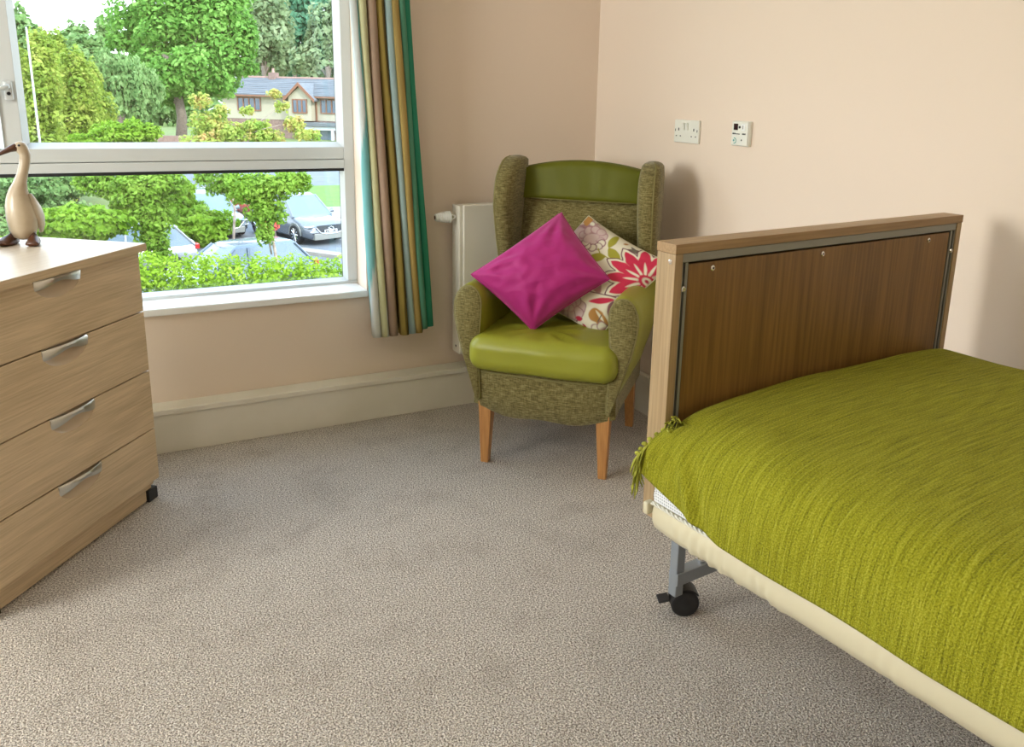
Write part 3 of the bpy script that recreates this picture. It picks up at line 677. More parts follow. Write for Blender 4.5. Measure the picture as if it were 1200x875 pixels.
# printed flowers, drawn in the cloth's own plane (units: see px below)
CREAM = np.array((.78, .73, .58)); RED = np.array((.60, .035, .085)); PLUM = np.array((.13, .03, .06)); OLIVE = np.array((.37, .35, .045)); MAUVE = np.array((.34, .17, .19)); TAN = np.array((.48, .24, .07)); GREY = np.array((.16, .13, .10)); PINK = np.array((.50, .27, .27)); PALE = np.array((.60, .46, .43))
def floral(W):
    s_, t_ = W[..., 0], W[..., 1]
    X = 240+s_*453-t_*386; Y = 85+s_*288+t_*427           # cloth units
    col = np.tile(CREAM, X.shape+(1,)).astype(float)
    wob = 1+.05*np.sin(X*.11+Y*.07)+.04*np.sin(X*.05-Y*.13)
    def put(mask, c_, al=1.0):
        k = np.clip(mask, 0, 1)[..., None]*al; col[:] = col*(1-k)+c_*k
    def ell(cx_, cy_, rx, ry, ang=0, soft=6.0):
        ca_, sa_ = math.cos(R(ang)), math.sin(R(ang)); dx, dy = X-cx_, Y-cy_
        a_ = (dx*ca_+dy*sa_)/rx; b_ = (-dx*sa_+dy*ca_)/ry; d = np.sqrt(a_*a_+b_*b_)*wob
        return np.clip((1-d)*min(rx, ry)/soft+.5, 0, 1)
    def leaf(cx_, cy_, ln, wd_, ang, soft=5.0):            # pointed oval
        ca_, sa_ = math.cos(R(ang)), math.sin(R(ang)); dx, dy = X-cx_, Y-cy_
        a_ = (dx*ca_+dy*sa_)/ln; b_ = (-dx*sa_+dy*ca_)/wd_
        e_ = np.clip(1-a_*a_, 0, 1)**.8
        return np.clip((e_-np.abs(b_)*wob)*wd_/soft+.3, 0, 1)*(np.abs(a_) < 1)
    def line(x0, y0, x1, y1, w_=4):
        dx, dy = x1-x0, y1-y0; L2 = dx*dx+dy*dy; k = np.clip(((X-x0)*dx+(Y-y0)*dy)/L2, 0, 1)
        return np.clip((w_-np.hypot(X-x0-k*dx, Y-y0-k*dy))/3+.5, 0, 1)
    def scallops(cx_, cy_, r0, n_, fill, edge, a0=0, a1=360, rr=26):
        for a_ in np.linspace(a0, a1, n_, endpoint=False):
            x_, y_ = cx_+r0*math.cos(R(a_)), cy_+r0*.8*math.sin(R(a_)); put(ell(x_, y_, rr+5, rr+5), edge); put(ell(x_, y_, rr, rr), fill)
    # mauve blossom at the top corner
    put(ell(255, 170, 95, 60, 20, 30), MAUVE, .8); put(ell(220, 220, 60, 70, 0, 25), PALE, .9)
    scallops(250, 120, 36, 7, CREAM*.95, MAUVE, rr=17); put(ell(258, 160, 70, 15, 15, 10), MAUVE, .9)
    scallops(290, 225, 60, 9, PALE, MAUVE*1.2, rr=22); scallops(300, 262, 46, 7, CREAM*.96, PLUM*1.4, 10, 300, rr=20)
    put(ell(285, 235, 45, 30, -20, 14), PALE)
    # olive leaves
    for a_ in ((405, 252, 52, 22, 112), (415, 345, 55, 28, 58), (325, 362, 50, 28, -8)): put(leaf(*a_), OLIVE)
    put(line(345, 340, 430, 395, 3), OLIVE); put(line(330, 305, 345, 345, 3), OLIVE)
    # grey leaf
    for a_ in ((530, 312, 55, 15, 12), (575, 320, 32, 14, -50), (515, 300, 30, 9, 50), (565, 300, 30, 10, 80)): put(leaf(*a_), GREY)
    # orange fleck
    put(ell(470, 262, 12, 8), TAN); put(leaf(620, 340, 30, 12, 30), GREY*1.3)
    # big red flower
    fx, fy = 572, 492
    angs = list(range(180-52, 180+235, 28))
    for a_ in angs:
        cx_, cy_ = fx+118*math.cos(R(a_)), fy+118*math.sin(R(a_)); put(leaf(cx_, cy_, 112, 47, a_), PLUM)
    for a_ in angs:
        cx_, cy_ = fx+115*math.cos(R(a_)), fy+115*math.sin(R(a_)); put(leaf(cx_, cy_, 107, 42, a_), CREAM)
    for a_ in angs:
        cx_, cy_ = fx+118*math.cos(R(a_)), fy+118*math.sin(R(a_)); put(leaf(cx_, cy_, 84, 31, a_), RED)
        put(leaf(fx+62*math.cos(R(a_)), fy+62*math.sin(R(a_)), 52, 8, a_), CREAM)
        put(line(fx+20*math.cos(R(a_+12)), fy+20*math.sin(R(a_+12)), fx+70*math.cos(R(a_+12)), fy+70*math.sin(R(a_+12)), 3), RED)
    put(ell(fx, fy, 36, 34), RED); put(ell(fx, fy, 22, 20), CREAM); put(ell(fx, fy, 9, 9), RED*.8)
    # lower leaves and blossoms
    put(leaf(345, 620, 70, 17, -6), RED); put(leaf(390, 665, 50, 20, 110), MAUVE*.8); put(leaf(405, 680, 35, 12, 60), MAUVE*.6); put(leaf(325, 535, 50, 26, 75), PINK)
    put(line(240, 560, 420, 600, 3), MAUVE*.7)
    scallops(170, 650, 52, 7, PALE, MAUVE, rr=32); scallops(165, 640, 22, 5, PALE*1.05, PINK, rr=18); put(ell(150, 610, 40, 25, 0, 20), MAUVE*.6)
    put(leaf(95, 620, 70, 45, 60), MAUVE, .6)
    put(ell(305, 700, 40, 36), TAN); put(ell(330, 725, 32, 34), TAN); put(leaf(325, 700, 34, 9, 60), CREAM); put(line(310, 730, 335, 695, 2.5), GREY)
    put(line(110, 735, 225, 715, 3), PLUM*1.3)
    for a_ in ((208, 712, 20, 13, 20), (228, 750, 17, 9, 50), (192, 752, 32, 10, 80), (150, 742, 36, 8, 40)): put(leaf(*a_), RED*.8)
    scallops(330, 800, 55, 8, CREAM*.92, MAUVE*.9, rr=24); put(ell(345, 775, 62, 22, -25, 12), MAUVE)
    put(leaf(240, 95, 60, 34, 85), TAN)
    put(leaf(480, 700, 60, 24, -40), OLIVE); put(leaf(520, 760, 50, 24, 60), RED*.8)
    return col
pillow('scatter_cushion', [(.052, .385, .885), (.395, .275, .745), (.165, .155, .485), (-.215, .235, .600)], .075, M['print'], 'cream cushion printed with red flowers, leaning behind the magenta cushion', 'cushion', color=floral, n=200, wrinkle=.003, pinch=.07, seed=5, group='cushions on the armchair')

# ============================================================ BED
ba = R(5.533)
Ob = Vector((.946, 1.207, 0))
bed = empty('profiling_bed', Ob, ba, label='single bed with an oak headboard and cream mattress on grey steel castors', cat='bed')
HBW, HB0, HB1, HT = .956, .502, 1.062, .050
hb = box('headboard', .012, HBW-.012, .020, .034, HB0+.02, HB1-.02, M['oakv'], bed)
box('side_board', 0, .0195, 0, HT, HB0, HB1-.019, M['oakv'], hb, .001); box('side_board', HBW-.0195, HBW, 0, HT, HB0, HB1-.019, M['oakv'], hb, .001)
box('top_board', -.001, HBW+.001, -.001, HT+.001, HB1-.0185, HB1, M['oakh'], hb, .001)
box('steel_channel', .0198, HBW-.0198, .002, .019, HB1-.036, HB1-.0192, M['greymetal'], hb, .001)
for x0 in (.0198, HBW-.0238): box('steel_channel', x0, x0+.004, .003, .019, HB0+.02, HB1-.037, M['greymetal'], hb)
for x0 in (.0305, HBW-.0375): box('steel_channel', x0, x0+.007, .004, .019, HB0+.02, HB1-.037, M['greymetal'], hb)
box('inner_panel', .040, HBW-.040, .006, .018, HB0+.03, HB1-.041, M['panel'], hb, .001)
box('gap_shade_sheet', .024, HBW-.024, .0182, .0198, HB0+.02, HB1-.03, M['black'], hb)  # black sheet stands in for the shade in the gap round the panel
for u_, z_ in ((.104, 1.008), (.433, 1.008), (.829, 1.008)):
    MB().lathe((u_, .0065, z_), (0, -1, 0), [(0, .006), (.002, .0058), (.0035, .004)], 14).build('screw', M['chrome'], hb)
    MB().cyl((u_, .003, z_), (u_, .0025, z_), .0022, 8).build('screw_recess', M['black'], hb)
for u_, z_ in ((.0275, .975), (HBW-.0285, .975)): MB().lathe((u_, .004, z_), (0, -1, 0), [(0, .006), (.002, .0058), (.004, .004)], 12).build('screw', M['chrome'], hb)
for y_, z_ in ((.012, 1.028), (.040, .515)): MB().lathe((0, y_, z_), (-1, 0, 0), [(0, .0055), (.002, .005), (.0032, .003)], 12).build('screw', M['chrome'], hb)
# mattress platform and mattress; the bed runs towards the camera along -y
BL = -1.70; MW0, MW1 = -.028, .945
dk = box('mattress_platform', .03, .92, BL+.02, -.004, .455, .484, M['greymetal'], bed, .004)
# cream mattress base: rounded, slightly wrinkled
def matt_section(v_):
    sag = 0
    out = []
    e_ = math.exp(-((v_+.0)/.05)**2)
    for u_, z_ in ((.02, .486), (-.004, .4875), (-.020, .497), (-.028, .515), (-.029, .535), (-.025, .551), (-.022, .556)):
        wv = 0
        if z_ < .552 and u_ < .01:
            for c_, am in ((-.05, .003), (-.10, .0036), (-.125, .003), (-.165, .0026), (-.245, .0034), (-.262, .003), (-.48, .0016), (-.50, .0013)):
                d = v_-(c_-(.555-z_)*1.1); wv += am*math.exp(-(d/.008)**2)-am*.6*math.exp(-((d-.014)/.008)**2)
        out.append((u_-wv+e_*.006, z_-wv*.5))
    return out
vs_ = np.concatenate([[-.0045, -.006, -.012], np.linspace(-.02, -.75, 190), np.linspace(-.78, BL, 12)])
P = np.zeros((len(vs_), 14, 3))
for j, v_ in enumerate(vs_):
    sec = matt_section(v_)
    for i in range(7): P[j, i] = (sec[i][0], v_, sec[i][1])
    for i in range(7):
        q_ = sec[6-i]; P[j, 7+i] = (.917-q_[0], v_, q_[1])
ms = MB(); ms.loft([[Vector(p_) for p_ in row] for row in P]); mb_o = ms.build('mattress_cover', M['creamvinyl'], bed, smooth='auto')
# white spacer-mesh upper part
def top_section(v_):
    return [(-.021, .557), (-.023, .575), (-.017, .61), (-.006, .650), (.012, .68), (.045, .702), (.10, .714), (.46, .718), (.84, .714), (.90, .702), (.925, .680), (.935, .645), (.938, .60), (.936, .557)]
vt = np.concatenate([[-.0050], np.linspace(-.012, -.3, 20), np.linspace(-.35, BL, 16)])
P = np.zeros((len(vt), 14, 3)); UV = np.zeros((len(vt), 14, 2))
for j, v_ in enumerate(vt):
    for i, (u_, z_) in enumerate(top_section(v_)):
        P[j, i] = (u_, v_, z_-(.004 if j == 0 else 0)*(i not in (0, 13))); UV[j, i] = (v_, z_+u_)
mu = grid_obj('mattress', P, M['mesh'], bed, uv=UV)
MB().loft([[Vector((u_, BL-.001, z_)) for u_, z_ in top_section(0)], [Vector((u_, BL+.03, z_)) for u_, z_ in top_section(0)]]).build('mattress_end', M['mesh'], bed)
MB().loft([[Vector((u_, -.0045, z_-.004*(0 < i < 13))) for i, (u_, z_) in enumerate(top_section(0))], [Vector((u_, -.0055, z_-.004*(0 < i < 13))) for i, (u_, z_) in enumerate(top_section(0))]]).build('mattress_end', M['mesh'], bed)
# twisted cord along the joint
cord = MB()
for ph in (0, math.pi):
    cord.tube([(-.0275+.0022*math.cos(ph+k*.9), -.006-k*.0036, .5555+.0022*math.sin(ph+k*.9)) for k in range(215)], .0021, 5)
cord.build('twisted_cord', mat('cream_cord', (.74, .72, .62), .7), bed, smooth=True)
# zip tag/end flap at the corner
rbox((.010, .007, .013), .004, 6, None, (-.024, .006, .540)).build('corner_loop', M['creamvinyl'], bed, smooth=True, weld=True)
# under-frame
uf = box('base_crossbar', .325, .86, .258, .292, .105, .140, M['bluegrey'], bed, .002)
for u_ in (.338, .845):
    box('upright_tube', u_-.014, u_+.014, .262, .290, .072, .452, M['bluegrey'], bed, .003)
    box('lift_arm', u_-.012, u_+.012, -.30, .290, .4525, .4545+.024, M['bluegrey'], bed, .002) if False else None
    box('carriage_arm', u_-.014, u_+.014, -.40, .290, .425, .4545, M['bluegrey'], bed, .002)
bt = MB(); bt.lathe((.425, .275, .140), (0, 0, 1), [(0, .010), (.006, .010), (.007, .006), (.014, .006), (.015, .008), (.020, .007), (.023, .003)], 12); bt.build('bolt', M['chrome'], bed)
def castor(u_, v_):
    e_ = empty('castor', (u_, v_, 0), R(-30)); e_.parent = bed
    for s_ in (-1, 1):
        MB().lathe((0, s_*.010, .0375), (0, s_, 0), [(0, .036), (.001, .0375), (.012, .0375), (.015, .034), (.016, .026), (.0145, .020), (.017, .012), (.018, .0001)], 26).build('wheel', M['black'], e_, smooth='auto')
    MB().box(-.028, .020, -.0085, .0085, .030, .068).build('fork', M['black'], e_, bevel=.004)
    rings = [[Vector((.043*math.cos(a_), y_, .0375+.043*math.sin(a_))) for a_ in np.linspace(R(35), R(150), 10)]+[Vector((.039*math.cos(a_), y_, .0375+.039*math.sin(a_))) for a_ in np.linspace(R(150), R(35), 10)] for y_ in (-.024, .024)]
    MB().loft(rings).build('wheel_guard', M['black'], e_)
    MB().box(-.060, -.030, -.018, .018, .050, .056, Matrix.Rotation(R(-12), 4, 'Y')).build('brake_pedal', M['black'], e_, bevel=.002)
    MB().cyl((-.018, 0, .06), (-.018, 0, .106), .008, 12).build('stem', M['chrome'], e_)
    return e_
for u_, v_ in ((.378, .285), (.80, .285), (.338, -1.45), (.845, -1.45)): castor(u_, v_)
box('foot_crossbar', .325, .86, -1.47, -1.43, .105, .14, M['bluegrey'], bed, .002)
for u_ in (.50, .68): box('base_spine', u_, u_+.03, -1.43, .258, .108, .136, M['bluegrey'], bed, .002)
for u_ in (.338, .845): box('upright_tube', u_-.014, u_+.014, -1.464, -1.436, .14, .455, M['bluegrey'], bed, .002)

# ---- throw on the bed
th = empty('throw', Ob+Vector((0, 0, 0)), ba, label='lime green woven throw with a knotted fringe spread over the bed', cat='throw')
# cross profile from the far side (wall) over the top and down the near side: control points (u, z)
prof = [(.950, .60), (.953, .66), (.950, .695), (.936, .720), (.905, .735), (.84, .742), (.70, .746), (.50, .748), (.30, .747), (.16, .743), (.08, .735), (.030, .720), (.000, .698), (-.018, .668), (-.028, .635), (-.033, .60), (-.036, .557)]
pp = [Vector((a_, 0, b_)) for a_, b_ in prof]
def catm(pts, n_):
    out = []; ln = [0]
    dense = []
    for i in range(len(pts)-1):
        p0, p1, p2, p3 = pts[max(i-1, 0)], pts[i], pts[i+1], pts[min(i+2, len(pts)-1)]
        for k in range(20):
            t_ = k/20; dense.append(.5*((2*p1)+(-p0+p2)*t_+(2*p0-5*p1+4*p2-p3)*t_*t_+(-p0+3*p1-3*p2+p3)*t_**3))
    dense.append(pts[-1])
    for a_, b_ in zip(dense, dense[1:]): ln.append(ln[-1]+(b_-a_).length)
    tot = ln[-1]; j = 0
    for k in range(n_):
        d = tot*k/(n_-1)
        while j < len(ln)-2 and ln[j+1] < d: j += 1
        f_ = (d-ln[j])/max(1e-9, ln[j+1]-ln[j]); out.append((dense[j].lerp(dense[j+1], min(1, f_)), d))
    return out, tot
cr, tot = catm(pp, 230)
vv = np.concatenate([np.linspace(.004, -.12, 40), np.linspace(-.124, -1.1, 190), np.linspace(-1.12, BL-.02, 20)])
P = np.zeros((len(vv), len(cr), 3)); UV = np.zeros((len(vv), len(cr), 2))
for j, v_ in enumerate(vv):
    for i, (q, d) in enumerate(cr):
        u_, z_ = q.x, q.z
        sidew = max(0, min(1, (.72-z_)/.12)) if u_ < .4 else 0      # how far down the near side
        near = math.exp(-((v_-.004)/.09)**2)
        v2 = v_
        # near the headboard the side flap is pulled away and up, showing the mesh below
        z2 = z_+sidew*(.062*max(0, 1+v_/.20)**1.2); u2 = u_-sidew*.010*near
        # corner rounding over the mattress end
        drop = .030*math.exp(-((v_-.006)/.018)**2)*(1 if u_ > .02 else .3); z2 -= drop*(z_ > .7)
        # folds
        fold = .006*math.exp(-((v_+.06+.5*(.70-z_))/.016)**2)*sidew*1.2-.004*math.exp(-((v_+.085+.5*(.70-z_))/.018)**2)*sidew
        fold += .0035+.0035*vnoise(u_*3, v_*5, 2)*sidew+.002*math.sin(v_*17+2*vnoise(v_*3, 1))*sidew
        u2 -= fold
        z2 += .0045*vnoise(u_*4, v_*4, 4)*(1-sidew)+.0015*vnoise(u_*13, v_*9, 8)
        # the end runs past the corner on the side flap
        if sidew > 0 and v_ > -.12: v2 = v_+(sidew*.026-.023)*((v_+.12)/.124)**1.5
        if v2 > -.003 and u2 > -.012: v2 = min(v2, -.0035)
        P[j, i] = (u2, v2, z2); UV[j, i] = (d, v_)
grid_obj('woven_cloth', P, M['throw'], th, uv=UV, solid=.0035)
# fringe: knotted yarns along the flap's end, falling over the headboard side
fr = MB(); random.seed(3)
jend = 0
side_idx = [i for i, (q, d) in enumerate(cr) if q.x < .02 and q.z < .715]
for n_, i in enumerate(side_idx + side_idx[::2]):
    p0 = Vector(P[0, i]); t_ = (cr[i][0].z-.557)/.155
    for k in range(2):
        ln = random.uniform(.034, .060)
        pts = [p0]; d = Vector((-.45-.3*random.random(), .55-.4*random.random(), -.7))
        q = p0.copy()
        for s_ in range(7):
            d = (d+Vector((random.uniform(-.35, .25), random.uniform(-.35, .30), -.35+random.uniform(-.35, .15)))).normalized()
            q = q+d*ln/7; q.x = min(q.x, -.0055); pts.append(q.copy())
        fr.tube(pts, [.0022, .002, .0018, .0019, .0015, .0016, .0013, .001], 5)
for k in range(9):   # knots
    i = side_idx[int(k*(len(side_idx)-1)/8)]; c_ = Vector(P[0, i])+Vector((-.006, .008, -.004))
    fr.lathe(c_-Vector((0, .006, 0)), (random.uniform(-.5, .5), 1, random.uniform(-1, 0)), [(0, .001), (.003, .004), (.007, .0045), (.010, .003), (.012, .001)], 8)
tag(fr.build('fringe', M['fringe'], th, smooth=True), kind='stuff')
# few yarns tucked along the headboard panel
f2 = MB()
for n_ in range(14):
    p0 = Vector((.012+.0015*n_, -.004, .708+.0006*n_)); q = p0.copy(); pts = [q.copy()]
    d = Vector((-.6, -.2, .4))
    for s_ in range(6):
        d = (d+Vector((random.uniform(-.5, .3), random.uniform(-.3, .1), random.uniform(-.6, .3)))).normalized(); q = q+d*.007; q.y = min(q.y, -.003); pts.append(q.copy())
    f2.tube(pts, .0018, 5)
tag(f2.build('fringe', M['fringe'], th, smooth=True), kind='stuff')

# ============================================================ OUTDOORS
GZ = -4.2
tag(box('ground', -140, 160, 6, 240, GZ-.3, GZ, M['earth']), kind='structure')
tag(MB().add([(-40, 20, GZ+.03), (60, 20, GZ+.03), (60, 40.5, GZ+.03), (-40, 40.5, GZ+.03)], [(0, 1, 2, 3)]).build('car_park', M['asphalt']), kind='structure')
tag(MB().add([(-60, 50, GZ+.04), (90, 50, GZ+.04), (90, 62, GZ+.04), (-60, 62, GZ+.04)], [(0, 1, 2, 3)]).build('road', M['asphalt']), kind='structure')
tag(MB().add([(9.0, 40.5, GZ+.05), (30, 40.5, GZ+.05), (30, 50, GZ+.05), (9.8, 50, GZ+.05)], [(0, 1, 2, 3)]).build('lawn', M['grass']), kind='structure')
tag(MB().add([(8.0, 36.5, GZ+.06), (30, 38.0, GZ+.06), (30, 40.4, GZ+.06), (8.8, 40.4, GZ+.06)], [(0, 1, 2, 3)]).build('paved_path', M['paving']), kind='structure')
def kerb(x0, y0, x1, y1, w_=.35): 
    d = Vector((x1-x0, y1-y0, 0)).normalized(); n_ = Vector((-d.y, d.x, 0))*w_
    a_, b_ = Vector((x0, y0, GZ+.03)), Vector((x1, y1, GZ+.03))
    o = MB().loft([[a_, a_+n_, a_+n_+Vector((0, 0, .12)), a_+Vector((0, 0, .12))], [b_, b_+n_, b_+n_+Vector((0, 0, .12)), b_+Vector((0, 0, .12))]]).build('kerb', M['paving']); tag(o, kind='structure')
kerb(5.0, 31.0, 7.4, 27.5, .5); kerb(-40, 62, 90, 62, 2.0); kerb(3.5, 45.5, 6.2, 38.5, 1.0)

def foliage(name, blobs, n_, size, material, parent=None, shell=.55, droop=0, aspect=1.7, tag_stuff=True):
    """leaf mesh: n_ folded leaf quads scattered through ellipsoid blobs"""
    blobs = [(np.array(c_, float), np.array(r_, float)) for c_, r_ in blobs]
    wts = np.array([np.prod(r_)**(2/3) for _, r_ in blobs]); wts /= wts.sum()
    k = RNG.choice(len(blobs), n_, p=wts); cen = np.array([b_[0] for b_ in blobs])[k]; rad_ = np.array([b_[1] for b_ in blobs])[k]
    d = RNG.normal(size=(n_, 3)); d /= np.linalg.norm(d, axis=1)[:, None]
    rr = 1-shell*RNG.random(n_)**1.6; 
    lump = 1+.16*np.sin(d[:, 0]*7+k)+.12*np.sin(d[:, 2]*9+d[:, 1]*5+k*2)
    c_ = cen+d*rad_*(rr*lump)[:, None]
    nrm = d*.8+RNG.normal(size=(n_, 3))*.55+np.array((0, 0, .35)); nrm /= np.linalg.norm(nrm, axis=1)[:, None]
    a_ = np.cross(nrm, RNG.normal(size=(n_, 3))); a_ += np.array((0, 0, -droop)); a_ /= np.linalg.norm(a_, axis=1)[:, None]
    b_ = np.cross(nrm, a_); sz = size*RNG.uniform(.6, 1.3, n_)[:, None]
    v0 = c_-a_*sz; v1 = c_+b_*sz/aspect+nrm*sz*.15; v2 = c_+a_*sz; v3 = c_-b_*sz/aspect+nrm*sz*.15
    V = np.stack([v0, v1, v2, v3], 1).reshape(-1, 3); me = bpy.data.meshes.new(name)
    F = np.arange(n_*4).reshape(n_, 4)
    me.vertices.add(len(V)); me.vertices.foreach_set('co', V.astype(np.float32).ravel())
    me.loops.add(n_*4); me.loops.foreach_set('vertex_index', F.ravel().astype(np.int32)); me.polygons.add(n_)
    me.polygons.foreach_set('loop_start', (np.arange(n_)*4).astype(np.int32)); me.update(calc_edges=True); me.validate()
    me.materials.append(material); o = bpy.data.objects.new(name, me); C.objects.link(o)
    if parent: o.parent = parent
    if tag_stuff: o['kind'] = 'stuff'
    return o
def tree(name, base, blobs, n_, size, lm, label, trunk_r, crown_z, bark='bark', group=None, limbs=4, cat='tree', droop=0, shell=.55):
    """blobs relative to base"""
    e_ = empty(name, base, 0, label, cat, group)
    foliage('crown', blobs, n_, size, M[lm], e_, shell, droop)
    if trunk_r:
        t_ = MB(); t_.tube([(0, 0, 0), (.05*crown_z, 0, crown_z*.5), (0, .03*crown_z, crown_z)], [trunk_r*1.15, trunk_r*.9, trunk_r*.6], 9); t_.build('trunk', M[bark], e_, smooth=True)
        for k in range(limbs):
            c_, r_ = blobs[k % len(blobs)]; b_ = MB(); m_ = Vector((0, 0, crown_z*(.65+.08*k)))
            tgt = Vector(c_)+Vector((0, 0, r_[2]*.3)); b_.tube([m_, m_.lerp(tgt, .5)+Vector((0, 0, .1*crown_z*.3)), tgt], [trunk_r*.5, trunk_r*.35, trunk_r*.12], 6); b_.build('branch', M[bark], e_, smooth=True)
    return e_
def px_blobs(base, lst, depth, flat=.7):
    """(px, py, rx_px, ry_px[, ddepth]) seen at a depth -> blobs relative to base"""
    out = []
    for q in lst:
        dd = q[4] if len(q) > 4 else 0
        p_ = at(q[0], q[1], depth+dd); k = (depth+dd)/FPX; out.append((tuple(p_-Vector(base)), (q[2]*k, max(q[2], q[3])*k*flat, q[3]*k)))
    return out
def ground_below(px, depth):
    p_ = at(px, 200, depth); return Vector((p_.x, p_.y, GZ))

# far woodland behind the house
b = ground_below(315, 135); tree('woodland_tree', b, px_blobs(b, [(315, 45, 26, 60), (300, 10, 30, 40), (322, 75, 14, 25)], 135), 9000, .55, 'leaf_grey', 'tall olive-green tree left of centre behind the house roof', .5, 9, limbs=3)
b = ground_below(350, 150); tree('woodland_tree', b, px_blobs(b, [(352, 35, 34, 60), (350, -20, 40, 40), (345, 80, 26, 25)], 150), 9000, .6, 'leaf_blue', 'dark blue-green tree behind the others above the house', .5, 9, limbs=3)
b = ground_below(388, 130); tree('woodland_tree', b, px_blobs(b, [(388, 40, 26, 34), (392, 70, 26, 28), (365, 72, 20, 24), (405, 20, 25, 25)], 130), 9000, .5, 'leaf_grey', 'rounded grey-green tree above the house by the right of the window', .5, 9, limbs=3)
b = ground_below(30, 110); tree('woodland_tree', b, px_blobs(b, [(22, 45, 22, 34), (10, 70, 40, 50), (38, 62, 18, 30), (75, 60, 22, 22), (100, 75, 25, 30), (110, 55, 14, 14)], 110), 9000, .5, 'leaf_weep', 'distant pale tree at the top left of the window', .5, 8, limbs=3)
b = ground_below(150, 122); tree('woodland_tree', b, px_blobs(b, [(110, 90, 30, 30), (150, 110, 50, 40), (230, 130, 50, 30), (60, 110, 50, 30), (90, 40, 14, 14), (125, 35, 14, 18)], 122), 12000, .5, 'leaf_weep', 'pale green trees in the distance behind the big tree', .4, 6, limbs=3)
# the big tree
b = Vector(onz(213, 166, GZ)) if False else ground_below(213, 66)
tree('lime_tree', b, px_blobs(b, [(215, 30, 55, 40), (170, 25, 40, 26), (250, 20, 40, 40), (265, 65, 32, 26), (190, 75, 45, 24), (245, 95, 40, 18), (150, 50, 26, 12), (205, 110, 34, 16), (225, -30, 70, 40), (285, 80, 18, 8), (285, 45, 18, 20), (200, 88, 30, 20, -3), (225, 75, 26, 20, -3), (185, 100, 26, 14, -3)], 66), 48000, .20, 'leaf_mid', 'large bright green tree in the middle of the window view', .42, 6.5, limbs=8, shell=.8)
b = ground_below(145, 52); tree('willow_tree', b, px_blobs(b, [(140, 95, 26, 28), (160, 105, 24, 32), (125, 75, 18, 16), (140, 130, 30, 22)], 52), 12000, .16, 'leaf_weep', 'pale drooping tree left of the large green tree', .2, 4, limbs=3, droop=2)
# yellow-green group at the left
specs = [((48, 100), [(48, 60, 14, 26), (46, 100, 22, 42), (42, 140, 26, 34)]), ((85, 110), [(88, 80, 16, 24), (90, 112, 24, 34), (88, 145, 30, 26)]), ((115, 120), [(108, 95, 10, 24), (112, 130, 20, 30)]), ((15, 110), [(14, 70, 16, 26), (10, 115, 24, 46)]), ((70, 70), [(67, 52, 9, 18), (66, 90, 14, 40)])]
lab = ['yellow-green conical tree nearest the window mullion', 'broad yellow-green tree beside the pale drooping one', 'slim yellow-green tree at the right of the yellow group', 'yellow-green tree half hidden behind the window mullion', 'narrow yellow-green tree rising in the middle of its group']
for k, (c_, bl) in enumerate(specs):
    dp = 36+k*3.6; b = ground_below(c_[0], dp)
    bl = bl+[(bl[-1][0], bl[-1][1]+45, bl[-1][2]*1.1, 40)]
    tree('yellow_tree', b, px_blobs(b, bl, dp), 9000, .11, 'leaf_yellow', lab[k], .12, 4.0, limbs=3, group='yellow-green trees at the left', shell=.6)
# light shrub under them
b = ground_below(150, 30); tree('round_shrub', b, px_blobs(b, [(150, 158, 30, 16), (175, 155, 14, 10), (120, 170, 30, 20)], 30), 8000, .08, 'leaf_shrub', 'bright green bush above the window rail below the drooping tree', 0, 1, cat='shrub')
# shrubs in the car park beds
def shrub(lst, dp, n_, size, lm, label, name='shrub', **kw):
    b = ground_below(lst[0][0], dp); return tree(name, b, px_blobs(b, lst, dp), n_, size, lm, label, 0, 1, cat='shrub', **kw)
shrub([(20, 225, 40, 30), (60, 215, 45, 22), (70, 255, 30, 25), (20, 265, 35, 30)], 30, 14000, .09, 'leaf_weep', 'feathery green bush behind the goose figurine', group='shrubs beyond the lower pane')
shrub([(75, 262, 50, 20), (110, 262, 36, 20), (60, 290, 50, 25)], 19.5, 10000, .085, 'leaf_shrub', 'low bright bush above the far edge of the chest', group='shrubs beyond the lower pane')
shrub([(200, 245, 34, 22), (230, 262, 40, 20), (215, 280, 30, 20), (205, 225, 22, 14), (245, 272, 22, 16)], 29.5, 16000, .09, 'leaf_shrub', 'bright green clump of bushes in the middle of the car park', group='shrubs beyond the lower pane')
# small trees just outside
b = ground_below(172, 20.5)
tree('young_tree', b, px_blobs(b, [(165, 225, 34, 26), (178, 255, 24, 26), (140, 218, 30, 20), (180, 285, 18, 18), (195, 215, 26, 14), (110, 212, 26, 12), (150, 245, 20, 14), (188, 300, 14, 10)], 20.5), 15000, .058, 'leaf_spring', 'dense young green tree outside, left of the parked cars', .05, 2.6, 'palebark', limbs=5, shell=.9, group='small trees near the window')
b = ground_below(313, 19.5)
tree('young_tree', b, px_blobs(b, [(300, 222, 36, 20), (270, 215, 28, 16), (335, 215, 26, 15), (312, 248, 24, 18), (310, 275, 12, 12), (240, 208, 14, 8), (352, 210, 12, 10)], 19.5), 8500, .055, 'leaf_spring', 'slender young tree with pale stems in front of the grey car', .045, 2.6, 'palebark', limbs=5, shell=.95, group='small trees near the window')
b = ground_below(265, 26)
tree('orange_tipped_tree', b, px_blobs(b, [(245, 145, 22, 15), (235, 118, 12, 10), (275, 155, 26, 12), (310, 160, 22, 9), (330, 125, 10, 7), (345, 145, 14, 9), (260, 130, 9, 8), (290, 130, 8, 6), (322, 110, 8, 6), (250, 165, 34, 12), (300, 148, 18, 8), (360, 158, 18, 7)], 26), 8500, .062, 'leaf_orange', 'small tree with orange-tipped young leaves in front of the cream house', .04, 3.6, 'palebark', limbs=6, shell=.95)
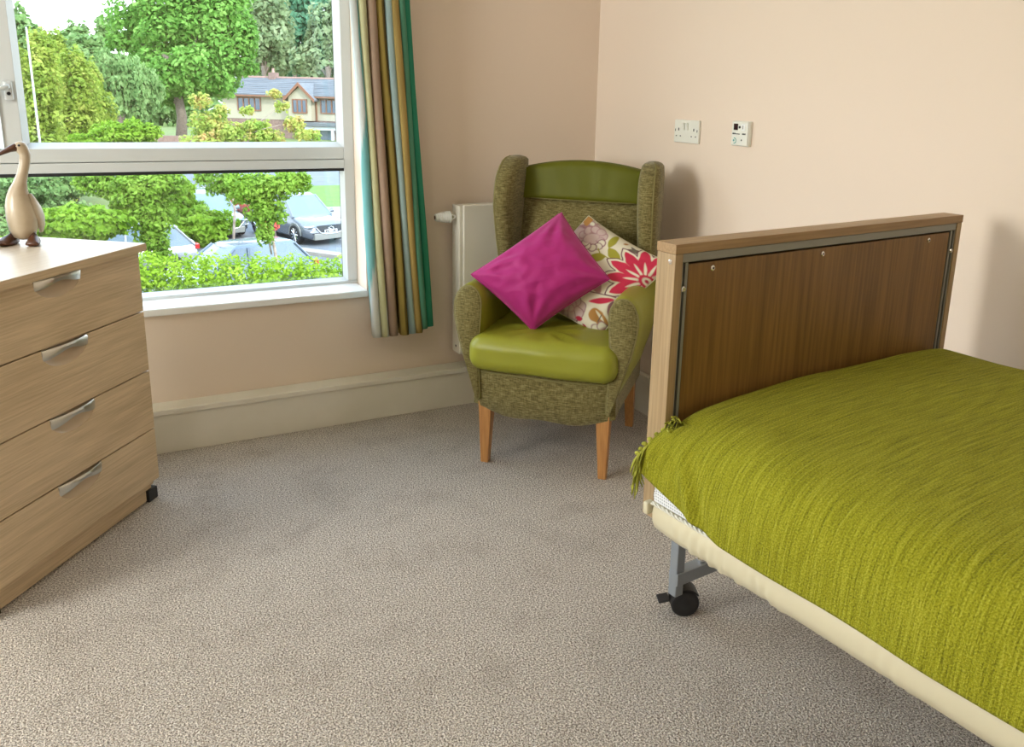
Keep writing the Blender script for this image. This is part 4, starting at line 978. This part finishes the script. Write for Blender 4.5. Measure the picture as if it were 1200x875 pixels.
b = ground_below(318, 25); tree('red_shrub', b, px_blobs(b, [(312, 255, 8, 14), (321, 262, 6, 10), (318, 238, 8, 4)], 25), 320, .06, 'leaf_red', 'red-leaved shrub beside the grey car', .03, 1.5, limbs=2, cat='shrub', shell=.95)
# hedge below the window line
hx0 = at(120, 320, 17.5); hx1 = at(420, 320, 17.5)
he = empty('hedge', (hx0.x, hx0.y, GZ), 0, 'long clipped bright green hedge right below the parked cars', 'hedge')
d_ = Vector((hx1.x-hx0.x, hx1.y-hx0.y, 0)); L_ = d_.length; d_.normalize()
bl = []
for k in range(26):
    q = -4+(L_+7)*k/25; 
    for hh in (.5, 1.15, 1.68): bl.append(((d_.x*q, d_.y*q, hh+.04*math.sin(k*2.1)), (.5, .55, .42)))
ztop = at(300, 303, 17.5).z-GZ; bl = [((c_[0], c_[1], c_[2]*ztop/2.02), r_) for c_, r_ in bl]
foliage('foliage', bl, 60000, .045, M['leaf_hedge'], he, .4)

# ---- cars
def car(loc, rz, paint, label, L=4.5, W=1.84, Hh=1.68, suv=True, detail=True, name='parked_car'):
    e_ = empty(name, loc, rz, label, 'car', 'cars in the car park')
    bodym = mat('car_paint', paint, .25, .35, coat=.6); hw = W/2
    belt = Hh*.60; hood = Hh*.56
    st = [(-L/2, .40, .62, .80), (-L/2+.08, .26, .92, .93), (-L/2+.5, .22, belt-.02, .99), (-L*.2, .20, belt, 1), (L*.08, .20, belt, 1), (L*.22, .20, hood+.02, 1), (L/2-.6, .22, hood-.06, .98), (L/2-.12, .24, hood-.16, .90), (L/2, .36, hood-.34, .78)]
    rings = []
    for x_, zb, zt, k in st:
        ring = []
        for sy, lst in ((1, [(.0, zb), (.80, zb), (.97, zb+.12), (1.0, (zb+zt)/2), (.985, zt-.16), (.90, zt-.03), (.55, zt+.02), (0, zt+.03)]),): ring = [(a_*hw*k, z_) for a_, z_ in lst]
        full = [Vector((x_, a_, z_)) for a_, z_ in ring]+[Vector((x_, -a_, z_)) for a_, z_ in reversed(ring[1:-1])]
        rings.append(full)
    MB().loft(rings).build('body', bodym, e_, smooth='auto')
    # glasshouse
    x0b, x0t, x1t, x1b = -L/2+.12, -L/2+.62, L*.06, L*.245
    def sec(x_, z_, k): return [Vector((x_, s_*hw*k, z_)) for s_ in (1, -1)]
    g_ = MB(); b_ = belt-.04; t_ = Hh-.07
    g_.loft([[Vector((x0b, .86*hw, b_)), Vector((x1b, .86*hw, b_-.03)), Vector((x1b+.05, 0, b_-.03)), Vector((x1b, -.86*hw, b_-.03)), Vector((x0b, -.86*hw, b_))], [Vector((x0t, .70*hw, t_)), Vector((x1t, .68*hw, t_)), Vector((x1t+.06, 0, t_)), Vector((x1t, -.68*hw, t_)), Vector((x0t, -.70*hw, t_))]])
    g_.build('windows', mat('car_glass', (.12, .17, .21), .08, spec=.8), e_)
    rr = MB(); rr.loft([[Vector((x0t-.12, .68*hw, t_-.03)), Vector((x1t+.02, .68*hw, t_-.02)), Vector((x1t+.10, 0, t_-.01)), Vector((x1t+.02, -.68*hw, t_-.02)), Vector((x0t-.12, -.68*hw, t_-.03))], [Vector((x0t, .58*hw, Hh-.01)), Vector((x1t-.12, .55*hw, Hh)), Vector((x1t-.08, 0, Hh+.01)), Vector((x1t-.12, -.55*hw, Hh)), Vector((x0t, -.58*hw, Hh-.01))]]); rr.build('roof', bodym, e_, smooth='auto', bevel=.02)
    for s_ in (-1, 1):
        for (xa, ya, za, xb, yb, zb_) in ((x1b, .87, b_-.03, x1t, .69, t_), (x0b, .87, b_, x0t, .71, t_), (-.02*L, .875, b_, -.03*L, .70, t_)):
            MB().tube([(xa, s_*ya*hw, za), (xb, s_*yb*hw, zb_)], .035, 6).build('pillar', bodym, e_)
        MB().tube([(x1b-.25, s_*hw*.93, b_+.05), (x1b-.23, s_*hw*1.10, b_+.09)], [.05, .09], 8).build('mirror', bodym, e_)
        for x_ in (-L/2+.82, L/2-.90):
            wr = .35 if suv else .31
            MB().lathe((x_, s_*(hw-.20), wr), (0, s_, 0), [(0, wr), (.20, wr), (.22, wr*.92), (.215, wr*.68)], 24).build('tyre', M['black'], e_)
            wl = MB(); wl.lathe((x_, s_*(hw-.01), wr), (0, s_, 0), [(0, wr*.18), (.022, wr*.16)], 10)
            for a_ in np.linspace(0, 2*math.pi, 11)[:-1]: wl.tube([(x_, s_*(hw+.006), wr), (x_+wr*.68*math.cos(a_), s_*(hw+.012), wr+wr*.68*math.sin(a_))], .022, 5)
            wl.build('wheel_rim', M['chrome'], e_)
            # arch
            MB().loft([[Vector((x_+ra*math.cos(a_), s_*(hw*.975), wr+ra*math.sin(a_))) for a_ in np.linspace(0, math.pi, 13)] for ra in (wr*.9, wr*1.22)]+[[Vector((x_+wr*1.22*math.cos(a_), s_*(hw+.012), wr+wr*1.22*math.sin(a_))) for a_ in np.linspace(0, math.pi, 13)], [Vector((x_+wr*1.02*math.cos(a_), s_*(hw+.012), wr+wr*1.02*math.sin(a_))) for a_ in np.linspace(0, math.pi, 13)]], closed=False).build('wheel_arch', M['greymetal'] if suv else bodym, e_)
    hm = M['whitepaint']; fx = L/2
    for s_ in (-1, 1):
        MB().box(fx-.20, fx-.03, s_*.80-.17 if s_ > 0 else -.80-.17+.0, s_*.80+.10 if s_ > 0 else -.80+.17, hood-.27, hood-.20).build('headlamp', M['chrome'], e_, bevel=.02)
        MB().box(-fx-.0, -fx+.12, s_*.72-.12, s_*.72+.12, hood-.10, hood+.06).build('tail_lamp', mat('tail_lamp_red', (.45, .02, .02), .3), e_, bevel=.02)
        MB().tube([(fx-.02, s_*.38, .50), (fx-.06, s_*.80, .52)], .03, 6).build('bumper_trim', M['chrome'], e_)
    gp = [(-.55, 0.16), (.55, .16), (.60, .10), (.42, -.10), (.2, -.15), (-.2, -.15), (-.42, -.10), (-.60, .10)]
    MB().prism(gp, (.03, 0, 0), lambda q: Vector((fx+.0, q[0], hood-.36+q[1]))).build('grille', mat('grille_dark', (.03, .035, .04), .4), e_)
    MB().tube([(fx+.03, -.60, hood-.26), (fx+.035, -.42, hood-.46), (fx+.04, -.2, hood-.51), (fx+.04, .2, hood-.51), (fx+.035, .42, hood-.46), (fx+.03, .60, hood-.26)], .018, 6).build('grille_trim', M['chrome'], e_)
    em = MB(); em.tube([(fx+.045, .12*math.cos(a_), hood-.34+.09*math.sin(a_)) for a_ in np.linspace(0, 2*math.pi, 17)], .013, 5)
    em.tube([(fx+.045, -.11, hood-.30), (fx+.045, -.03, hood-.33), (fx+.045, 0, hood-.37), (fx+.045, .03, hood-.33), (fx+.045, .11, hood-.30)], .014, 5)
    em.build('emblem', M['chrome'], e_)
    pl = box('number_plate', fx+.02, fx+.05, -.26, .26, .47, .58, mat('plate_white', (.6, .6, .6), .5), e_)
    box('lower_bumper', fx-.25, fx+.03, -hw*.72, hw*.72, .22, .46, M['greymetal'], e_, .03)
    pt = MB(); yy = -.225
    for w_ in (.05, .015, .05, .05, 0, .05, .05, .05):
        if w_: pt.box(fx+.0502, fx+.053, yy, yy+w_, .49, .56)
        yy += w_+.012 if w_ else .03
    pt.build('plate_lettering', M['black'], pl)
    return e_
car((7.15, 32.4, GZ+.04), R(-72), (.17, .185, .21), 'grey SUV with a large oval grille, parked facing the window')
car((3.4, 23.3, GZ+.04), R(198), (.12, .15, .20), 'silver-blue hatchback parked behind the hedge', L=4.2, W=1.76, Hh=1.48, suv=False)
car((.8, 27.4, GZ+.04), R(188), (.34, .35, .37), 'white car seen through the leaves of the left young tree', L=4.2, W=1.76, Hh=1.5, suv=False)
car((4.2, 34.8, GZ+.04), R(-78), (.22, .26, .28), 'pale car half hidden behind the slender young tree', L=4.4, W=1.8, Hh=1.6, suv=False)
car((6.9, 38.2, GZ+.04), R(-72), (.50, .05, .03), 'red car mostly hidden by leaves left of the grey SUV', L=4.2, W=1.76, Hh=1.5, suv=False)
car((1.2, 54.5, GZ+.04), R(185), (.36, .38, .42), 'distant grey car beyond the feathery bushes, left one', L=4.4, W=1.8, Hh=1.5, suv=False)

# ---- house
A_ = at(262, 140, 98); B_ = at(412, 140, 95)
ang = math.atan2(B_.y-A_.y, B_.x-A_.x); HL = math.hypot(B_.x-A_.x, B_.y-A_.y)
ho = empty('house', (A_.x, A_.y, GZ), ang, 'cream rendered house with grey tiled roof, gabled bay and brown windows', 'house')
k_ = 96.5/FPX
zf = lambda py, px=340: (at(px, py, 96.5).z-GZ)
ux = lambda px: (px-262)/150*HL
E0, EV, RG, FL1 = 0, zf(113), zf(93), zf(140.5)
box('upper_wall', 0, HL+6, 0, 8, FL1, EV, M['render'], ho); box('lower_wall', 0, HL+6, .05, 8, 0, FL1, M['brick'], ho)
rf = MB(); rf.loft([[Vector((x_, -.5, EV-.05)), Vector((x_, 4, RG)), Vector((x_, 8.5, EV-.05)), Vector((x_, 8.5, EV+.15)), Vector((x_, 4, RG+.2)), Vector((x_, -.5, EV+.15))] for x_ in (-.4, HL+6.4)]); rf.build('roof', M['slate'], ho)
crs = MB()
for i in range(12):
    t_ = i/12; crs.box(-.4, HL+6.4, -.5+4.5*t_, -.5+4.5*t_+.05, EV+.15+(RG+.05-EV)*t_, EV+.15+(RG+.05-EV)*t_+.07)
tag(crs.build('tile_courses', M['slate'], ho), kind='stuff')
box('ridge', -.4, HL+6.4, 3.85, 4.15, RG+.16, RG+.34, M['ridge'], ho)
box('gutter', -.4, HL+6.4, -.62, -.5, EV-.10, EV+.08, M['brownframe'], ho)
def house_window(px0, px1, py0, py1, nlight, y_=-.04):
    x0, x1, z0, z1 = ux(px0), ux(px1), zf(py1), zf(py0)
    f_ = box('window', x0, x1, y_, y_+.03, z0, z1, M['darkglass'], ho)
    g_ = MB(); w_ = .13
    g_.box(x0, x1, y_-.06, y_, z0, z0+w_); g_.box(x0, x1, y_-.06, y_, z1-w_, z1)
    for i in range(nlight+1):
        q = x0+(x1-x0-w_)*i/nlight; g_.box(q, q+w_, y_-.06, y_, z0+w_, z1-w_)
    g_.build('window_frame', M['brownframe'], f_)
house_window(280, 308, 115, 131, 4); house_window(377, 397, 115, 132, 3)
bx0, bx1 = ux(345), ux(371)
box('bay_wall', bx0, bx1, -1.0, 0, FL1, EV, M['render'], ho)
gb = MB(); zp = zf(99); xm = (bx0+bx1)/2
gb.prism([(bx0, EV), (bx1, EV), (xm, zp-.2)], (0, 4, 0), lambda q: Vector((q[0], -1.0, q[1]))); gb.build('gable', M['render'], ho)
for s_ in (-1, 1):
    ex = xm+s_*((bx1-bx0)/2+.5); rr = MB(); rr.loft([[Vector((xm, y_, zp)), Vector((ex, y_, EV-.45)), Vector((ex, y_, EV-.25)), Vector((xm, y_, zp+.22))] for y_ in (-1.25, 3.4)]); rr.build('gable_roof', M['slate'], ho)
    rr = MB(); rr.loft([[Vector((xm, y_, zp-.15)), Vector((ex, y_, EV-.60)), Vector((ex, y_, EV-.22)), Vector((xm, y_, zp+.26))] for y_ in (-1.34, -1.24)]); rr.build('barge_board', M['brownframe'], ho)
house_window(349.5, 366.5, 115.5, 132, 3, -1.05)
MB().box(ux(372), ux(372)+.12, -.15, -.03, FL1, EV).build('downpipe', M['brownframe'], ho)
box('garage_door', ux(369), ux(392), -.05, .04, 0, zf(151), M['garage'], ho); box('porch_lintel', ux(362), ux(397), -.9, .04, zf(151), zf(147), M['whitepaint'], ho)
for px in (366, 392): box('porch_post', ux(px), ux(px)+.28, -.9, -.6, 0, zf(151), M['whitepaint'], ho)
box('porch_roof', ux(358), ux(399), -1.1, .0, zf(146.5), zf(142), M['slate'], ho)
for px, top in ((300, 80), (392, 74)):
    c_ = box('chimney', ux(px), ux(px)+.85, 3.5, 4.5, RG-.3, zf(top+5), M['brick'], ho); MB().lathe((ux(px)+.4, 4, zf(top+5)), (0, 0, 1), [(0, .17), (.5, .13)], 10).build('chimney_pot', M['ridge'], c_)
house_window(290, 300, 150, 158, 2, .0)
# garden wall behind the trees
tag(box('garden_wall', 3, 13, 70, 70.4, GZ, GZ+1.9, M['brick']), 'low brick wall beyond the road at the foot of the large tree', 'wall')
# street lamp
for px, dp, top, lab_ in ((246, 60, 129, 'white street lamp in front of the house'),):
    p_ = at(px, 150, dp); e_ = empty('street_lamp', (p_.x, p_.y, GZ), 0, lab_, 'lamp post'); ht = at(px, top, dp).z-GZ
    MB().tube([(0, 0, 0), (0, 0, ht)], [.09, .06], 8).build('pole', M['whitepaint'], e_); MB().tube([(0, 0, ht), (.3, 0, ht+.15), (.9, 0, ht+.12)], .045, 6).build('arm', M['whitepaint'], e_)
    box('lamp_head', .7, 1.3, -.12, .12, ht+.03, ht+.13, M['whitepaint'], e_, .02)
p_ = at(34, 60, 34); e_ = empty('flag_pole', (p_.x, p_.y, GZ), 0, 'thin white pole among the yellow-green trees', 'pole'); ht = at(32, 32, 34).z-GZ
MB().tube([(0, 0, 0), (0, 0, ht)], [.05, .035], 8).build('pole', M['whitepaint'], e_)
